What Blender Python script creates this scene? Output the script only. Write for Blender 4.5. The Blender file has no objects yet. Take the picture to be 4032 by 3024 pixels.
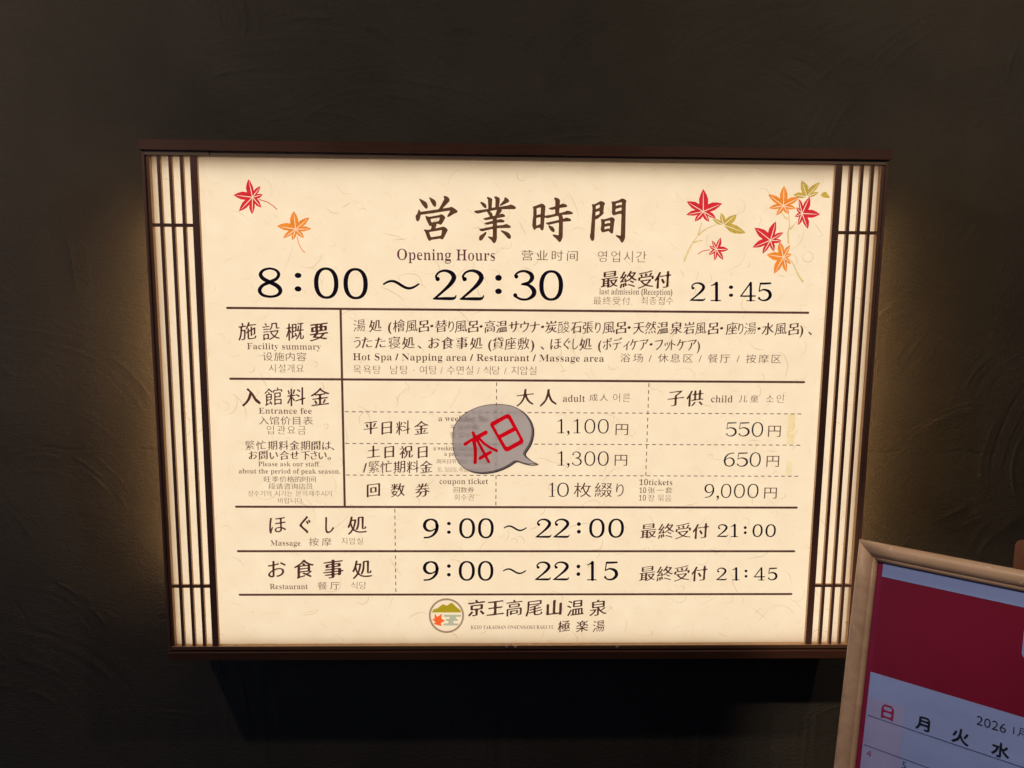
import bpy, bmesh, math, random
import numpy as np
from mathutils import Matrix, Vector

random.seed(7)
rng = np.random.default_rng(11)
S = bpy.context.scene
COL = S.collection

# ------------------------------------------------------------------ camera
# Plane frame: u to the right, v down, w into the wall (metres); world = (u, w, ZC - v)
F, DIST, ZC = 2800.0, 1.42, 1.45
RC = np.array([[0.99968575, -0.00885556, -0.0234517],
               [0.00583842, 0.99204749, -0.12572864],
               [0.0243786, 0.12555221, 0.99178744]])
def W(u, v, w=0.0):
    return Vector((float(u), float(w), float(ZC - v)))
def wdir(p):
    return Vector((float(p[0]), float(p[2]), float(-p[1])))
cam = bpy.data.cameras.new('camera')
cam.sensor_width = 36.0
cam.lens = 36.0 * F / 4032.0
cam.clip_start, cam.clip_end = 0.05, 50
camo = bpy.data.objects.new('camera', cam)
COL.objects.link(camo)
ax, ay, az = wdir(RC[0]), wdir(-RC[1]), wdir(-RC[2])
camo.matrix_world = Matrix(((ax.x, ay.x, az.x, 0), (ax.y, ay.y, az.y, -DIST),
                            (ax.z, ay.z, az.z, ZC), (0, 0, 0, 1)))
S.camera = camo

# ------------------------------------------------------------------ world and lamps
world = bpy.data.worlds.new('World')
S.world = world
world.use_nodes = True
bg = world.node_tree.nodes['Background']
bg.inputs[0].default_value = (0.35, 0.5, 1.0, 1)
bg.inputs[1].default_value = 0.006
S.view_settings.view_transform = 'Standard'
S.view_settings.look = 'None'
S.view_settings.exposure = 0
S.view_settings.gamma = 1
S.cycles.use_denoising = True
S.cycles.max_bounces = 8
S.cycles.transparent_max_bounces = 24
S.cycles.diffuse_bounces = 4

def lamp(name, kind, loc, target, power, color, size=0.05, spot=None):
    l = bpy.data.lights.new(name, kind)
    l.energy, l.color = power, color
    if kind == 'AREA':
        l.shape, l.size = 'SQUARE', size
    else:
        l.shadow_soft_size = size
    if spot:
        l.spot_size, l.spot_blend = math.radians(spot), 0.6
    o = bpy.data.objects.new(name, l)
    COL.objects.link(o)
    o.location = loc
    o.rotation_euler = (Vector(target) - Vector(loc)).to_track_quat('-Z', 'Y').to_euler()
    return o
BOT = ZC - 0.767
# two ceiling downlights in front of the wall, left and right of the sign
lamp('ceiling_downlight', 'SPOT', (-0.68 - 0.68, 0.13 - 1.0, BOT + 1.8), (-0.3, 0.13, 0.90), 19.5, (1.0, 0.82, 0.66), 0.028, 150)
lamp('ceiling_downlight', 'SPOT', (0.77 + 0.23, 0.13 - 1.0, BOT + 1.75), (0.4, 0.13, 1.0), 14.5, (1.0, 0.84, 0.66), 0.028, 130)
# a narrow spot added to brighten the calendar stand, and the cool light of the entrance to the far left
lamp('stand_fill_spot', 'SPOT', (0.05, -1.35, 2.55), (0.80, -0.42, 0.93), 74, (1.0, 0.80, 0.60), 0.03, 25)
lamp('entrance_daylight', 'AREA', (-3.2, -1.6, 1.5), (0.4, -0.2, 1.0), 9, (0.50, 0.62, 1.0), 1.0)

# ------------------------------------------------------------------ helpers
def ray(px, py):
    return RC.T @ np.array([px - 2016.0, py - 1512.0, F])
def uv(px, py, w=0.0):
    d = ray(px, py)
    k = (DIST + w) / d[2]
    return d[0] * k, d[1] * k

def tag(o, label=None, cat=None, group=None, kind=None):
    if label: o['label'] = label
    if cat: o['category'] = cat
    if group: o['group'] = group
    if kind: o['kind'] = kind
    return o
def empty(name, loc):
    o = bpy.data.objects.new(name, None)
    o.empty_display_size = 0.05
    COL.objects.link(o)
    o.location = loc
    return o
def add(name, me, mat, parent=None):
    o = bpy.data.objects.new(name, me)
    COL.objects.link(o)
    if mat is not None and not me.materials:
        me.materials.append(mat)
    if parent is not None:
        o.parent = parent
        o.matrix_parent_inverse = parent.matrix_world.inverted()
    return o
def box_mesh(x0, x1, y0, y1, z0, z1, bevel=0.0006, name='box'):
    bm = bmesh.new()
    bmesh.ops.create_cube(bm, size=1)
    for v in bm.verts:
        v.co = Vector(((x0 + x1) / 2 + v.co.x * (x1 - x0), (y0 + y1) / 2 + v.co.y * (y1 - y0), (z0 + z1) / 2 + v.co.z * (z1 - z0)))
    if bevel:
        bmesh.ops.bevel(bm, geom=list(bm.edges), offset=bevel, segments=1, affect='EDGES')
    me = bpy.data.meshes.new(name)
    bm.to_mesh(me); bm.free()
    return me
def board(name, u0, u1, v0, v1, w0, w1, mat, parent, bevel=0.0008, edge=None):
    o = add(name, box_mesh(u0, u1, w0, w1, ZC - v1, ZC - v0, bevel, name), mat, parent)
    if edge:       # glow of the panel painted as paler wood, everywhere but the stained front
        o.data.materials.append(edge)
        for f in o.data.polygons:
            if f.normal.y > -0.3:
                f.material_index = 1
    return o

# ------------------------------------------------------------------ materials
def mat_new(name):
    m = bpy.data.materials.new(name)
    m.use_nodes = True
    nt = m.node_tree
    for n in list(nt.nodes):
        nt.nodes.remove(n)
    out = nt.nodes.new('ShaderNodeOutputMaterial')
    return m, nt, out
def link(nt, a, b):
    nt.links.new(a, b)
def coords(nt, scale=(1, 1, 1), rot=(0, 0, 0), kind='Object'):
    tc = nt.nodes.new('ShaderNodeTexCoord')
    mp = nt.nodes.new('ShaderNodeMapping')
    mp.inputs['Scale'].default_value = scale
    mp.inputs['Rotation'].default_value = rot
    link(nt, tc.outputs[kind], mp.inputs[0])
    return mp.outputs[0]
def noise(nt, vec, scale, detail=4, rough=0.55, dist=0.0):
    n = nt.nodes.new('ShaderNodeTexNoise')
    n.inputs['Scale'].default_value = scale
    n.inputs['Detail'].default_value = detail
    n.inputs['Roughness'].default_value = rough
    n.inputs['Distortion'].default_value = dist
    link(nt, vec, n.inputs['Vector'])
    return n.outputs['Fac']
def ramp(nt, fac, stops):
    r = nt.nodes.new('ShaderNodeValToRGB')
    el = r.color_ramp.elements
    while len(el) < len(stops):
        el.new(0.5)
    for e, (p, c) in zip(el, stops):
        e.position, e.color = p, (*c, 1)
    link(nt, fac, r.inputs[0])
    return r.outputs[0]
def bump(nt, h, dist, strength=1.0):
    b = nt.nodes.new('ShaderNodeBump')
    b.inputs['Distance'].default_value = dist
    b.inputs['Strength'].default_value = strength
    link(nt, h, b.inputs['Height'])
    return b.outputs[0]
def principled(nt, out, rough=0.6, spec=0.5):
    p = nt.nodes.new('ShaderNodeBsdfPrincipled')
    p.inputs['Roughness'].default_value = rough
    p.inputs['Specular IOR Level'].default_value = spec
    link(nt, p.outputs[0], out.inputs[0])
    return p

def wood(name, c0, c1, axis='x', rough=0.5, scale=1.0, spec=0.4, gloss_var=0.15, scuff=False):
    m, nt, out = mat_new(name)
    p = principled(nt, out, rough, spec)
    st = {'x': (3, 60, 60), 'z': (60, 60, 3)}[axis]
    vec = coords(nt, tuple(s * scale for s in st))
    n1 = noise(nt, vec, 1.0, 6, 0.6, 0.6)
    vec2 = coords(nt, (9, 9, 9))
    n2 = noise(nt, vec2, 1.0, 3)
    mx = nt.nodes.new('ShaderNodeMath'); mx.operation = 'MULTIPLY_ADD'
    link(nt, n1, mx.inputs[0]); mx.inputs[1].default_value = 0.65
    sc = nt.nodes.new('ShaderNodeMath'); sc.operation = 'MULTIPLY'
    link(nt, n2, sc.inputs[0]); sc.inputs[1].default_value = 0.35
    link(nt, sc.outputs[0], mx.inputs[2])
    link(nt, ramp(nt, mx.outputs[0], [(0.3, c0), (0.7, c1)]), p.inputs['Base Color'])
    link(nt, bump(nt, n1, 0.0004, 0.6), p.inputs['Normal'])
    rr = nt.nodes.new('ShaderNodeMapRange')
    link(nt, n2, rr.inputs[0])
    rr.inputs[3].default_value, rr.inputs[4].default_value = rough - gloss_var, rough + gloss_var
    link(nt, rr.outputs[0], p.inputs['Roughness'])
    if scuff:      # pale scratches and knocks in the varnish
        n4 = noise(nt, coords(nt, (30, 30, 90) if axis == 'x' else (90, 30, 30)), 1.0, 5, 0.7, 1.2)
        base = p.inputs['Base Color'].links[0].from_socket
        mx2 = nt.nodes.new('ShaderNodeMix'); mx2.data_type = 'RGBA'
        link(nt, ramp(nt, n4, [(0.655, (0, 0, 0)), (0.70, (0.7, 0.7, 0.7))]), mx2.inputs[0])
        link(nt, base, mx2.inputs[6]); mx2.inputs[7].default_value = (0.72, 0.62, 0.52, 1)
        link(nt, mx2.outputs[2], p.inputs['Base Color'])
    return m
DARK_X = wood('dark_stained_wood', (0.085, 0.032, 0.018), (0.14, 0.055, 0.032), 'x', 0.5)
DARK_Z = wood('dark_stained_slat', (0.15, 0.065, 0.05), (0.22, 0.10, 0.075), 'z', 0.5)
EDGE = wood('panel_lit_wood_edge', (0.50, 0.30, 0.15), (0.68, 0.44, 0.24), 'z', 0.45)  # panel light on the side faces, put into the wood's colour
RAIL = wood('brown_rail_wood', (0.20, 0.13, 0.085), (0.34, 0.23, 0.15), 'x', 0.5)
TRIM_X = wood('brown_lower_rail_wood', (0.15, 0.07, 0.04), (0.24, 0.12, 0.07), 'x', 0.5)
TRIM = wood('brown_trim_wood', (0.16, 0.08, 0.05), (0.26, 0.13, 0.08), 'z', 0.5)

def film(name, tint, var=0.0):
    """printed ink: a transparent film that filters the light coming through the panel"""
    m, nt, out = mat_new(name)
    t = nt.nodes.new('ShaderNodeBsdfTransparent')
    if var:
        n = noise(nt, coords(nt, (1, 1, 1)), 90, 3)
        lo = tuple(c * (1 - var) for c in tint); hi = tuple(min(1, c * (1 + var)) for c in tint)
        link(nt, ramp(nt, n, [(0.35, lo), (0.65, hi)]), t.inputs[0])
    else:
        t.inputs[0].default_value = (*tint, 1)
    link(nt, t.outputs[0], out.inputs[0])
    return m
INK_TITLE = film('brown_title_ink', (0.115, 0.062, 0.045), 0.2)
INK_BLACK = film('black_digit_ink', (0.008, 0.006, 0.02))
INK_BRUSH = film('dark_brown_ink', (0.088, 0.036, 0.042), 0.25)
INK_HEAVY = film('heavy_brush_ink', (0.50, 0.40, 0.40), 0.1)
INK_SMALL = film('small_brown_ink', (0.15, 0.075, 0.075), 0.15)
INK_THIN = film('thin_brown_ink', (0.22, 0.13, 0.10), 0.15)
INK_RULE = film('rule_ink', (0.105, 0.055, 0.06), 0.2)
INK_RED = film('red_leaf_ink', (0.72, 0.035, 0.08), 0.1)
INK_ORANGE = film('orange_leaf_ink', (0.93, 0.34, 0.06), 0.1)
INK_OLIVE = film('olive_leaf_ink', (0.60, 0.50, 0.12), 0.1)
INK_TAN = film('tan_branch_ink', (0.78, 0.70, 0.45), 0.1)
INK_FIBRE = film('paper_fibre_tint', (0.79, 0.75, 0.68))
INK_FIBRE2 = film('faint_paper_fibre_tint', (0.93, 0.91, 0.86))
INK_TAPE = film('aged_tape_tint', (0.975, 0.955, 0.85), 0.02)
INK_TAPE2 = film('faint_tape_tint', (0.98, 0.97, 0.90), 0.01)
INK_RING = film('logo_ring_ink', (0.42, 0.34, 0.32))
INK_HILL = film('logo_hill_ink', (0.45, 0.42, 0.03))
INK_LEAF = film('logo_leaf_ink', (1.0, 0.17, 0.05))
INK_WATER = film('logo_water_ink', (0.50, 0.62, 0.62))

def panel_material():
    m, nt, out = mat_new('backlit_washi_acrylic')
    vec = coords(nt)
    n = noise(nt, vec, 26, 5, 0.6)
    n2 = noise(nt, vec, 5, 2)
    c = ramp(nt, n, [(0.3, (0.90, 0.88, 0.84)), (0.7, (0.93, 0.92, 0.89))])
    t = nt.nodes.new('ShaderNodeBsdfTranslucent')
    link(nt, c, t.inputs[0])
    d = nt.nodes.new('ShaderNodeBsdfDiffuse')
    d.inputs[0].default_value = (0.75, 0.70, 0.60, 1)
    mx = nt.nodes.new('ShaderNodeMixShader'); mx.inputs[0].default_value = 0.18
    link(nt, t.outputs[0], mx.inputs[1]); link(nt, d.outputs[0], mx.inputs[2])
    g = nt.nodes.new('ShaderNodeBsdfGlossy'); g.inputs['Roughness'].default_value = 0.35
    g.inputs[0].default_value = (0.9, 0.9, 0.9, 1)
    m2 = nt.nodes.new('ShaderNodeMixShader'); m2.inputs[0].default_value = 0.02
    link(nt, mx.outputs[0], m2.inputs[1]); link(nt, g.outputs[0], m2.inputs[2])
    link(nt, m2.outputs[0], out.inputs[0])
    return m
PANEL = panel_material()
def emission(name, color, strength):
    m, nt, out = mat_new(name)
    e = nt.nodes.new('ShaderNodeEmission')
    e.inputs[0].default_value = (*color, 1)
    e.inputs[1].default_value = strength
    link(nt, e.outputs[0], out.inputs[0])
    return m
BACKLIGHT = emission('backlight_sheet_glow', (1.0, 0.813, 0.592), 1.71)
SIDE_GLOW = emission('lit_side_diffuser', (1.0, 0.60, 0.26), 9)
def plain(name, color, rough=0.5, spec=0.5, metal=0.0, bumpy=0.0, var=0.08, scale=40):
    m, nt, out = mat_new(name)
    p = principled(nt, out, rough, spec)
    p.inputs['Metallic'].default_value = metal
    n = noise(nt, coords(nt), scale, 4)
    link(nt, ramp(nt, n, [(0.3, tuple(c * (1 - var) for c in color)), (0.7, tuple(min(1, c * (1 + var)) for c in color))]), p.inputs['Base Color'])
    if bumpy:
        link(nt, bump(nt, n, bumpy), p.inputs['Normal'])
    return m
WHITE_IN = plain('cream_box_lining', (0.78, 0.66, 0.5), 0.7)
REFLECTOR = plain('warm_reflector_plate', (0.80, 0.52, 0.28), 0.5)
SCREW = plain('pale_screw_metal', (0.62, 0.60, 0.56), 0.35, 0.5, 0.6)

def wall_material():
    m, nt, out = mat_new('troweled_dark_plaster')
    p = principled(nt, out, 0.85, 0.25)
    vec = coords(nt)
    n = noise(nt, vec, 3.0, 6, 0.6, 0.4)
    n2 = noise(nt, vec, 260, 4, 0.7)
    c = ramp(nt, n, [(0.3, (0.082, 0.069, 0.053)), (0.7, (0.115, 0.098, 0.076))])
    mx = nt.nodes.new('ShaderNodeMix'); mx.data_type = 'RGBA'; mx.blend_type = 'MULTIPLY'
    mx.inputs[0].default_value = 1.0
    link(nt, c, mx.inputs[6])
    link(nt, ramp(nt, n2, [(0.3, (0.82, 0.82, 0.82)), (0.7, (1, 1, 1))]), mx.inputs[7])
    link(nt, mx.outputs[2], p.inputs['Base Color'])
    n3 = noise(nt, coords(nt, (60, 60, 170), (0, 0.25, 0)), 1.0, 5, 0.65, 0.8)
    ad = nt.nodes.new('ShaderNodeMath'); ad.operation = 'ADD'
    link(nt, n2, ad.inputs[0]); link(nt, n3, ad.inputs[1])
    link(nt, bump(nt, ad.outputs[0], 0.0022, 0.9), p.inputs['Normal'])
    return m
WALLM = wall_material()

# ------------------------------------------------------------------ wall (trowelled plaster, real relief)
WY = 0.13
def build_wall():
    x0, x1, v0, v1, st = -1.30, 1.34, -1.12, 0.98, 0.0026
    nx, nv = int((x1 - x0) / st) + 1, int((v1 - v0) / st) + 1
    X = np.linspace(x0, x1, nx); V = np.linspace(v0, v1, nv)
    H = np.zeros((nv, nx))
    for k in range(300):
        # a trowel sweep: a fan of concentric arcs
        R = rng.uniform(0.14, 0.42)
        sx, sv = rng.uniform(x0 - 0.1, x1 + 0.1), rng.uniform(v0 - 0.1, v1 + 0.1)
        th = math.radians(-88 + 42 * float(np.clip(-sx / 0.8, -1, 1)) + rng.normal(0, 17))      # direction from the arc's centre to its middle (up is -90)
        width = rng.uniform(0.06, 0.15)
        span = rng.uniform(0.35, 0.8)
        cx, cv = sx - R * math.cos(th), sv - R * math.sin(th)
        b = R * span + width
        i0, i1 = np.searchsorted(X, [sx - b, sx + b]); j0, j1 = np.searchsorted(V, [sv - b, sv + b])
        if i1 - i0 < 4 or j1 - j0 < 4:
            continue
        xs, vs = np.meshgrid(X[i0:i1], V[j0:j1])
        wob = 0.004 * np.sin(xs * 23 + k) + 0.003 * np.sin(vs * 31 + 2 * k)
        r = np.hypot(xs - cx, (vs - cv) * rng.uniform(0.9, 1.2)) + wob
        a = np.arctan2(vs - cv, xs - cx) - th
        a = (a + math.pi) % (2 * math.pi) - math.pi
        q = (r - R) / width
        mask = np.clip(1.3 - np.abs(q) * 1.5, 0, 1) * np.clip((span - np.abs(a)) * 5, 0, 1)
        mask = mask * mask * (3 - 2 * mask)
        h = np.zeros_like(r)
        rr = R - 0.75 * width
        while rr < R + 0.75 * width:
            rr += rng.uniform(0.0045, 0.013)
            d = r - rr
            amp = (rng.uniform(0.10, 0.34) if rng.random() < 0.84 else rng.uniform(0.5, 1.0)) * (1 if rng.random() < 0.8 else -0.7)
            br = np.clip(0.75 + 0.8 * np.sin(a * rng.uniform(4, 14) + rng.uniform(0, 6)) + 0.35 * np.sin(a * rng.uniform(20, 45)), 0, 1.3)
            lead = rng.uniform(0.0025, 0.006)
            h += amp * br * np.where(d > 0, np.exp(-d / 0.0019), np.exp(d / lead))
        h += 0.12 * np.clip(1 - np.abs(q), 0, 1)
        old = H[j0:j1, i0:i1]
        H[j0:j1, i0:i1] = old * (1 - 0.85 * mask) + mask * h
    H *= 0.0023
    H *= (1.0 + 0.5 * np.clip((-0.25 - V) / 0.2, 0, 1))[:, None] * (1.0 - 0.35 * np.clip((np.abs(X - 0.046) - 0.62) / 0.12, 0, 1) * 1.0)[None, :]
    # broad unevenness
    xs, vs = np.meshgrid(X, V)
    H += 0.0012 * np.sin(xs * 5 + 1.3 * np.sin(vs * 4)) * np.sin(vs * 6 + 0.7)
    # the hairline joint running across the wall at the height of the lower panels
    vj = 0.345 + 0.002 * np.sin(xs * 40) + 0.0015 * np.sin(xs * 93 + 1)
    cut = np.abs(vs - vj) < 0.0022
    H -= 0.0016 * cut * (0.6 + 0.4 * np.sin(xs * 31)) * ((xs < -0.55) | (xs > 0.75))
    # plain margin rings out to the wall's full size
    Xa = np.concatenate([[-3.2, -1.8], X, [1.9, 3.4]]); Va = np.concatenate([[-1.9, -1.4], V, [1.2, 1.45]])
    Ha = np.zeros((len(Va), len(Xa))); Ha[2:-2, 2:-2] = H
    gx, gv = np.meshgrid(Xa, Va)
    co = np.stack([gx, WY - Ha, ZC - gv], -1).reshape(-1, 3)
    ny_, nx_ = gx.shape
    idx = np.arange(ny_ * nx_).reshape(ny_, nx_)
    q = np.stack([idx[1:, :-1], idx[1:, 1:], idx[:-1, 1:], idx[:-1, :-1]], -1).reshape(-1, 4)
    me = bpy.data.meshes.new('wall')
    me.vertices.add(len(co)); me.vertices.foreach_set('co', co.astype(np.float32).ravel())
    me.loops.add(q.size); me.loops.foreach_set('vertex_index', q.astype(np.int32).ravel())
    me.polygons.add(len(q)); me.polygons.foreach_set('loop_start', np.arange(0, q.size, 4, dtype=np.int32))
    me.update(calc_edges=True)
    me.polygons.foreach_set('use_smooth', np.ones(len(q), dtype=bool))
    o = add('wall', me, WALLM)
    tag(o, 'dark brown plaster wall with curved trowel marks behind the lit sign', kind='structure')
build_wall()

# ------------------------------------------------------------------ glyph outlines
_glyph = {}
DG = bpy.context.evaluated_depsgraph_get
MB_MAP = {}
for i, c in enumerate('ABCDEFGHIJKLMNOPQRSTUVWXYZ'):
    MB_MAP[c] = chr(0x1D400 + i)
for i, c in enumerate('abcdefghijklmnopqrstuvwxyz'):
    MB_MAP[c] = chr(0x1D41A + i)
for i in range(10):
    MB_MAP[str(i)] = chr(0x1D7CE + i)
def text_loops(s, space=1.0):
    """outlines of a piece of text as closed polylines (em units)"""
    key = (s, space)
    if key in _glyph:
        return _glyph[key]
    c = bpy.data.curves.new('tmp', 'FONT')
    c.body, c.size, c.space_character = s, 1.0, space
    c.resolution_u = 3
    o = bpy.data.objects.new('tmp', c)
    COL.objects.link(o)
    dg = DG(); dg.update()
    cu = o.evaluated_get(dg).to_curve(dg)
    loops = []
    for sp in cu.splines:
        pts = []
        bp = sp.bezier_points
        n = len(bp)
        for i in range(n):
            a, b = bp[i], bp[(i + 1) % n]
            p0, p1, p2, p3 = a.co, a.handle_right, b.handle_left, b.co
            straight = ((p1 - p0).length < 1e-5 or (p3 - p0).length < 1e-6 or
                        abs((p1 - p0).cross(p3 - p0).z) < 1e-5 and abs((p2 - p0).cross(p3 - p0).z) < 1e-5)
            for t in ((0,) if straight else (0, 0.33, 0.67)):
                q = (1 - t) ** 3 * p0 + 3 * (1 - t) ** 2 * t * p1 + 3 * (1 - t) * t * t * p2 + t ** 3 * p3
                pts.append((q.x, q.y))
        cl = []
        for p in pts:
            if not cl or math.hypot(p[0] - cl[-1][0], p[1] - cl[-1][1]) > 2e-3:
                cl.append(p)
        if len(cl) > 2 and math.hypot(cl[0][0] - cl[-1][0], cl[0][1] - cl[-1][1]) < 2e-3:
            cl.pop()
        if len(cl) > 2:
            loops.append(np.array(cl))
    o.to_curve_clear()
    bpy.data.objects.remove(o); bpy.data.curves.remove(c)
    _glyph[key] = loops
    return loops
def area(l):
    x, y = l[:, 0], l[:, 1]
    return 0.5 * float(np.sum(x * np.roll(y, -1) - np.roll(x, -1) * y))
def offset(loops, fx, fy, wob=0.0, seed=0, fn=None):
    """grow or thin strokes: fx acts on upright edges, fy on level ones"""
    if not loops:
        return []
    big = max(loops, key=lambda l: abs(area(l)))
    sgn = 1 if area(big) > 0 else -1     # outer loops counter-clockwise -> outward normal (dy,-dx)
    out = []
    for l in loops:
        e = np.roll(l, -1, 0) - l
        L = np.hypot(e[:, 0], e[:, 1]) + 1e-9
        n = np.stack([e[:, 1], -e[:, 0]], 1) / L[:, None] * sgn
        o_ = (fn(n) if fn else fx * n[:, 0] ** 2 + fy * n[:, 1] ** 2)
        n0, o0 = np.roll(n, 1, 0), np.roll(o_, 1)
        det = n0[:, 0] * n[:, 1] - n0[:, 1] * n[:, 0]
        res = np.empty_like(l)
        for i in range(len(l)):
            if abs(det[i]) > 0.25:
                dx = (o0[i] * n[i, 1] - o_[i] * n0[i, 1]) / det[i]
                dy = (o_[i] * n0[i, 0] - o0[i] * n[i, 0]) / det[i]
                m = math.hypot(dx, dy); lim = (1.6 if (n0[i] * n[i]).sum() > -0.35 else 1.0) * max(abs(o0[i]), abs(o_[i]), 1e-6)
                if m > lim: dx, dy = dx * lim / m, dy * lim / m
            else:
                a = n0[i] + n[i]; a = a / (np.hypot(*a) + 1e-9)
                d = (o0[i] + o_[i]) / 2
                dx, dy = a * d
            if wob:
                a = n0[i] + n[i]; a = a / (np.hypot(*a) + 1e-9)
                x, y = l[i]
                q = wob * (math.sin(11 * x + seed) * math.sin(9 * y + 1.7 * seed) + 0.5 * math.sin(27 * x - 19 * y + seed))
                dx += a[0] * q; dy += a[1] * q
            res[i] = l[i] + (dx, dy)
        out.append(res)
    return out
def subdivide(loops, step):
    out = []
    for l in loops:
        pts = []
        for a, b in zip(l, np.roll(l, -1, 0)):
            k = max(1, int(np.hypot(*(b - a)) / step))
            for i in range(k):
                pts.append(a + (b - a) * i / k)
        out.append(np.array(pts))
    return out
def chaikin(l):
    nx = np.roll(l, -1, 0)
    return np.stack([0.78 * l + 0.22 * nx, 0.22 * l + 0.78 * nx], 1).reshape(-1, 2)

STYLES = {   # ax, ay, shear (levels rise to the right), wobble, bold serif source, ink
    'bold': (0.034, 0.002, 0.13, 0.008, False, INK_BRUSH),
    'brush': (0.022, -0.009, 0.13, 0.006, False, INK_BRUSH),
    'heavy': (0.024, 0.004, 0.10, 0.010, False, INK_HEAVY),
    'plain': (-0.006, -0.012, 0.0, 0.0, False, INK_THIN),
    'wide': (-0.001, -0.008, 0.0, 0.0, False, INK_SMALL),
    'latin': (-0.019, 0.007, 0.0, 0.0, True, INK_SMALL),
    'digit': (-0.033, 0.004, 0.0, 0.0, True, INK_BLACK),
    'thin': (-0.036, 0.002, 0.0, 0.0, True, INK_BLACK),
}
def crossing(loops):
    # does any outline cut itself or another one
    A = np.concatenate(loops); B = np.concatenate([np.roll(l, -1, 0) for l in loops])
    d = B - A
    def side(p0, dd, q):
        return dd[:, None, 0] * (q[None, :, 1] - p0[:, None, 1]) - dd[:, None, 1] * (q[None, :, 0] - p0[:, None, 0])
    s1, s2 = side(A, d, A), side(A, d, B)
    c = (s1 * s2 < -1e-12)
    return bool((c & c.T).any())
NARROW = {'し': 0.62, 'り': 0.7, 'ぐ': 0.8, 'う': 0.8}
def styled(s, style, space=1.0):
    key = ('st', s, style, space)
    if key in _glyph:
        return _glyph[key]
    ax_, ay_, sh, wob, mb, _ = STYLES[style]
    src = ''.join(MB_MAP.get(c, c) for c in s) if mb else s
    loops = text_loops(src, space)
    if sh and wob:
        loops = subdivide(loops, 0.12)
    seed = sum(ord(c) for c in s) % 17
    if wob:        # strokes are thickened only as far as neighbouring strokes stay apart
        for f in (1.0, 0.75, 0.5, 0.3, 0.1, -0.1, -0.3):
            cand = offset(loops, -0.002 + (ax_ + 0.002) * f, -0.006 + (ay_ + 0.006) * max(f, 0.2), wob * max(f, 0.25), seed)
            if not crossing(cand):
                break
        loops = cand
    else:
        loops = offset(loops, ax_, ay_, 0, seed)
    if style == 'wide':      # the flat clerical hand of the chinese lines
        loops = [np.stack([l[:, 0], 0.38 + (l[:, 1] - 0.38) * 0.87], 1) for l in loops]
    if s in NARROW:
        loops = [np.stack([0.5 + (l[:, 0] - 0.5) * NARROW[s], l[:, 1]], 1) for l in loops]
    if sh:
        loops = [np.stack([l[:, 0] + 0.02 * (l[:, 1] - 0.38), l[:, 1] + sh * (l[:, 0] - 0.5)], 1) for l in loops]
    if wob:
        loops = [chaikin(l) for l in loops]
    _glyph[key] = loops
    return loops
def fill(name, loops, mat, parent, w, M=None):
    """closed loops in (u, v) filled as one flat sheet at depth w; M maps another board's plane"""
    c = bpy.data.curves.new(name, 'CURVE')
    c.dimensions, c.fill_mode = '2D', 'FRONT'
    for l in loops:
        if len(l) < 3:
            continue
        sp = c.splines.new('POLY')
        sp.points.add(len(l) - 1)
        flat = np.zeros((len(l), 4)); flat[:, 0] = l[:, 0]; flat[:, 1] = -l[:, 1]; flat[:, 3] = 1
        sp.points.foreach_set('co', flat.ravel())
        sp.use_cyclic_u = True
    o = bpy.data.objects.new('tmp', c)
    COL.objects.link(o)
    dg = DG(); dg.update()
    me = bpy.data.meshes.new_from_object(o.evaluated_get(dg))
    bpy.data.objects.remove(o); bpy.data.curves.remove(c)
    me.name = name
    if M is None:
        M = Matrix(((1, 0, 0, 0), (0, 0, -1, w), (0, 1, 0, ZC), (0, 0, 0, 1)))
    me.transform(M)
    me.materials.clear()
    return add(name, me, mat, parent)

# ------------------------------------------------------------------ the sign's box
PW = 0.012            # depth of the lit panel behind the frame's front
U0, U1 = -0.678, 0.7705
sign = empty('light_box_sign', W(0.046, 0.767, 0.065))
bpy.context.view_layer.update()
tag(sign, 'wide backlit opening hours sign in dark wooden lattice frame on the wall', 'sign')
board('top_board', U0 - 0.003, U1 + 0.003, -0.2865, -0.2665, -0.004, WY + 0.004, DARK_X, sign)
board('bottom_board', U0, U1, 0.7485, 0.7665, -0.003, WY + 0.004, DARK_X, sign)
uj = uv(824, 598)[0]; ub_ = uv(2012, 2555)[0]
board('top_rail', -0.6735, uj - 0.0006, -0.2664, -0.2575, 0.0004, 0.024, RAIL, sign)
board('top_rail', uj + 0.0006, 0.766, -0.2662, -0.2575, 0.001, 0.024, RAIL, sign)
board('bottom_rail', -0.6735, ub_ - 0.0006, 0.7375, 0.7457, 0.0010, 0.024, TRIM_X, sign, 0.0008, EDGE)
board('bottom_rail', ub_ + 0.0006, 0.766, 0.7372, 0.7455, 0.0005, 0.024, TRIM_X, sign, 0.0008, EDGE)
board('back_rail', -0.672, 0.764, 0.7457, 0.7483, 0.012, 0.10, DARK_X, sign, 0.0002)
for a, b, c, d in ((U0, U0 + 0.0052, U0 + 0.0054, -0.6655), (U1 - 0.0052, U1, 0.7580, U1 - 0.0054)):
    board('side_board', a, b, -0.2663, 0.7483, 0.000, 0.034, DARK_Z, sign)
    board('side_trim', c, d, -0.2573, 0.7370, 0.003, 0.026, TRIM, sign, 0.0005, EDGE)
SL = [-0.6480, -0.6260, -0.6044]; SR = [0.6990, 0.7203, 0.7411]
for u in SL + SR:
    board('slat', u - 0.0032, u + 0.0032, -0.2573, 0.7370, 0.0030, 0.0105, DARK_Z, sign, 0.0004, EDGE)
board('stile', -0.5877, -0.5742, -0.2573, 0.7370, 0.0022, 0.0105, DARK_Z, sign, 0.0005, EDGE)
board('stile', 0.6668, 0.6805, -0.2573, 0.7370, 0.0022, 0.0105, DARK_Z, sign, 0.0005, EDGE)
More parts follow.
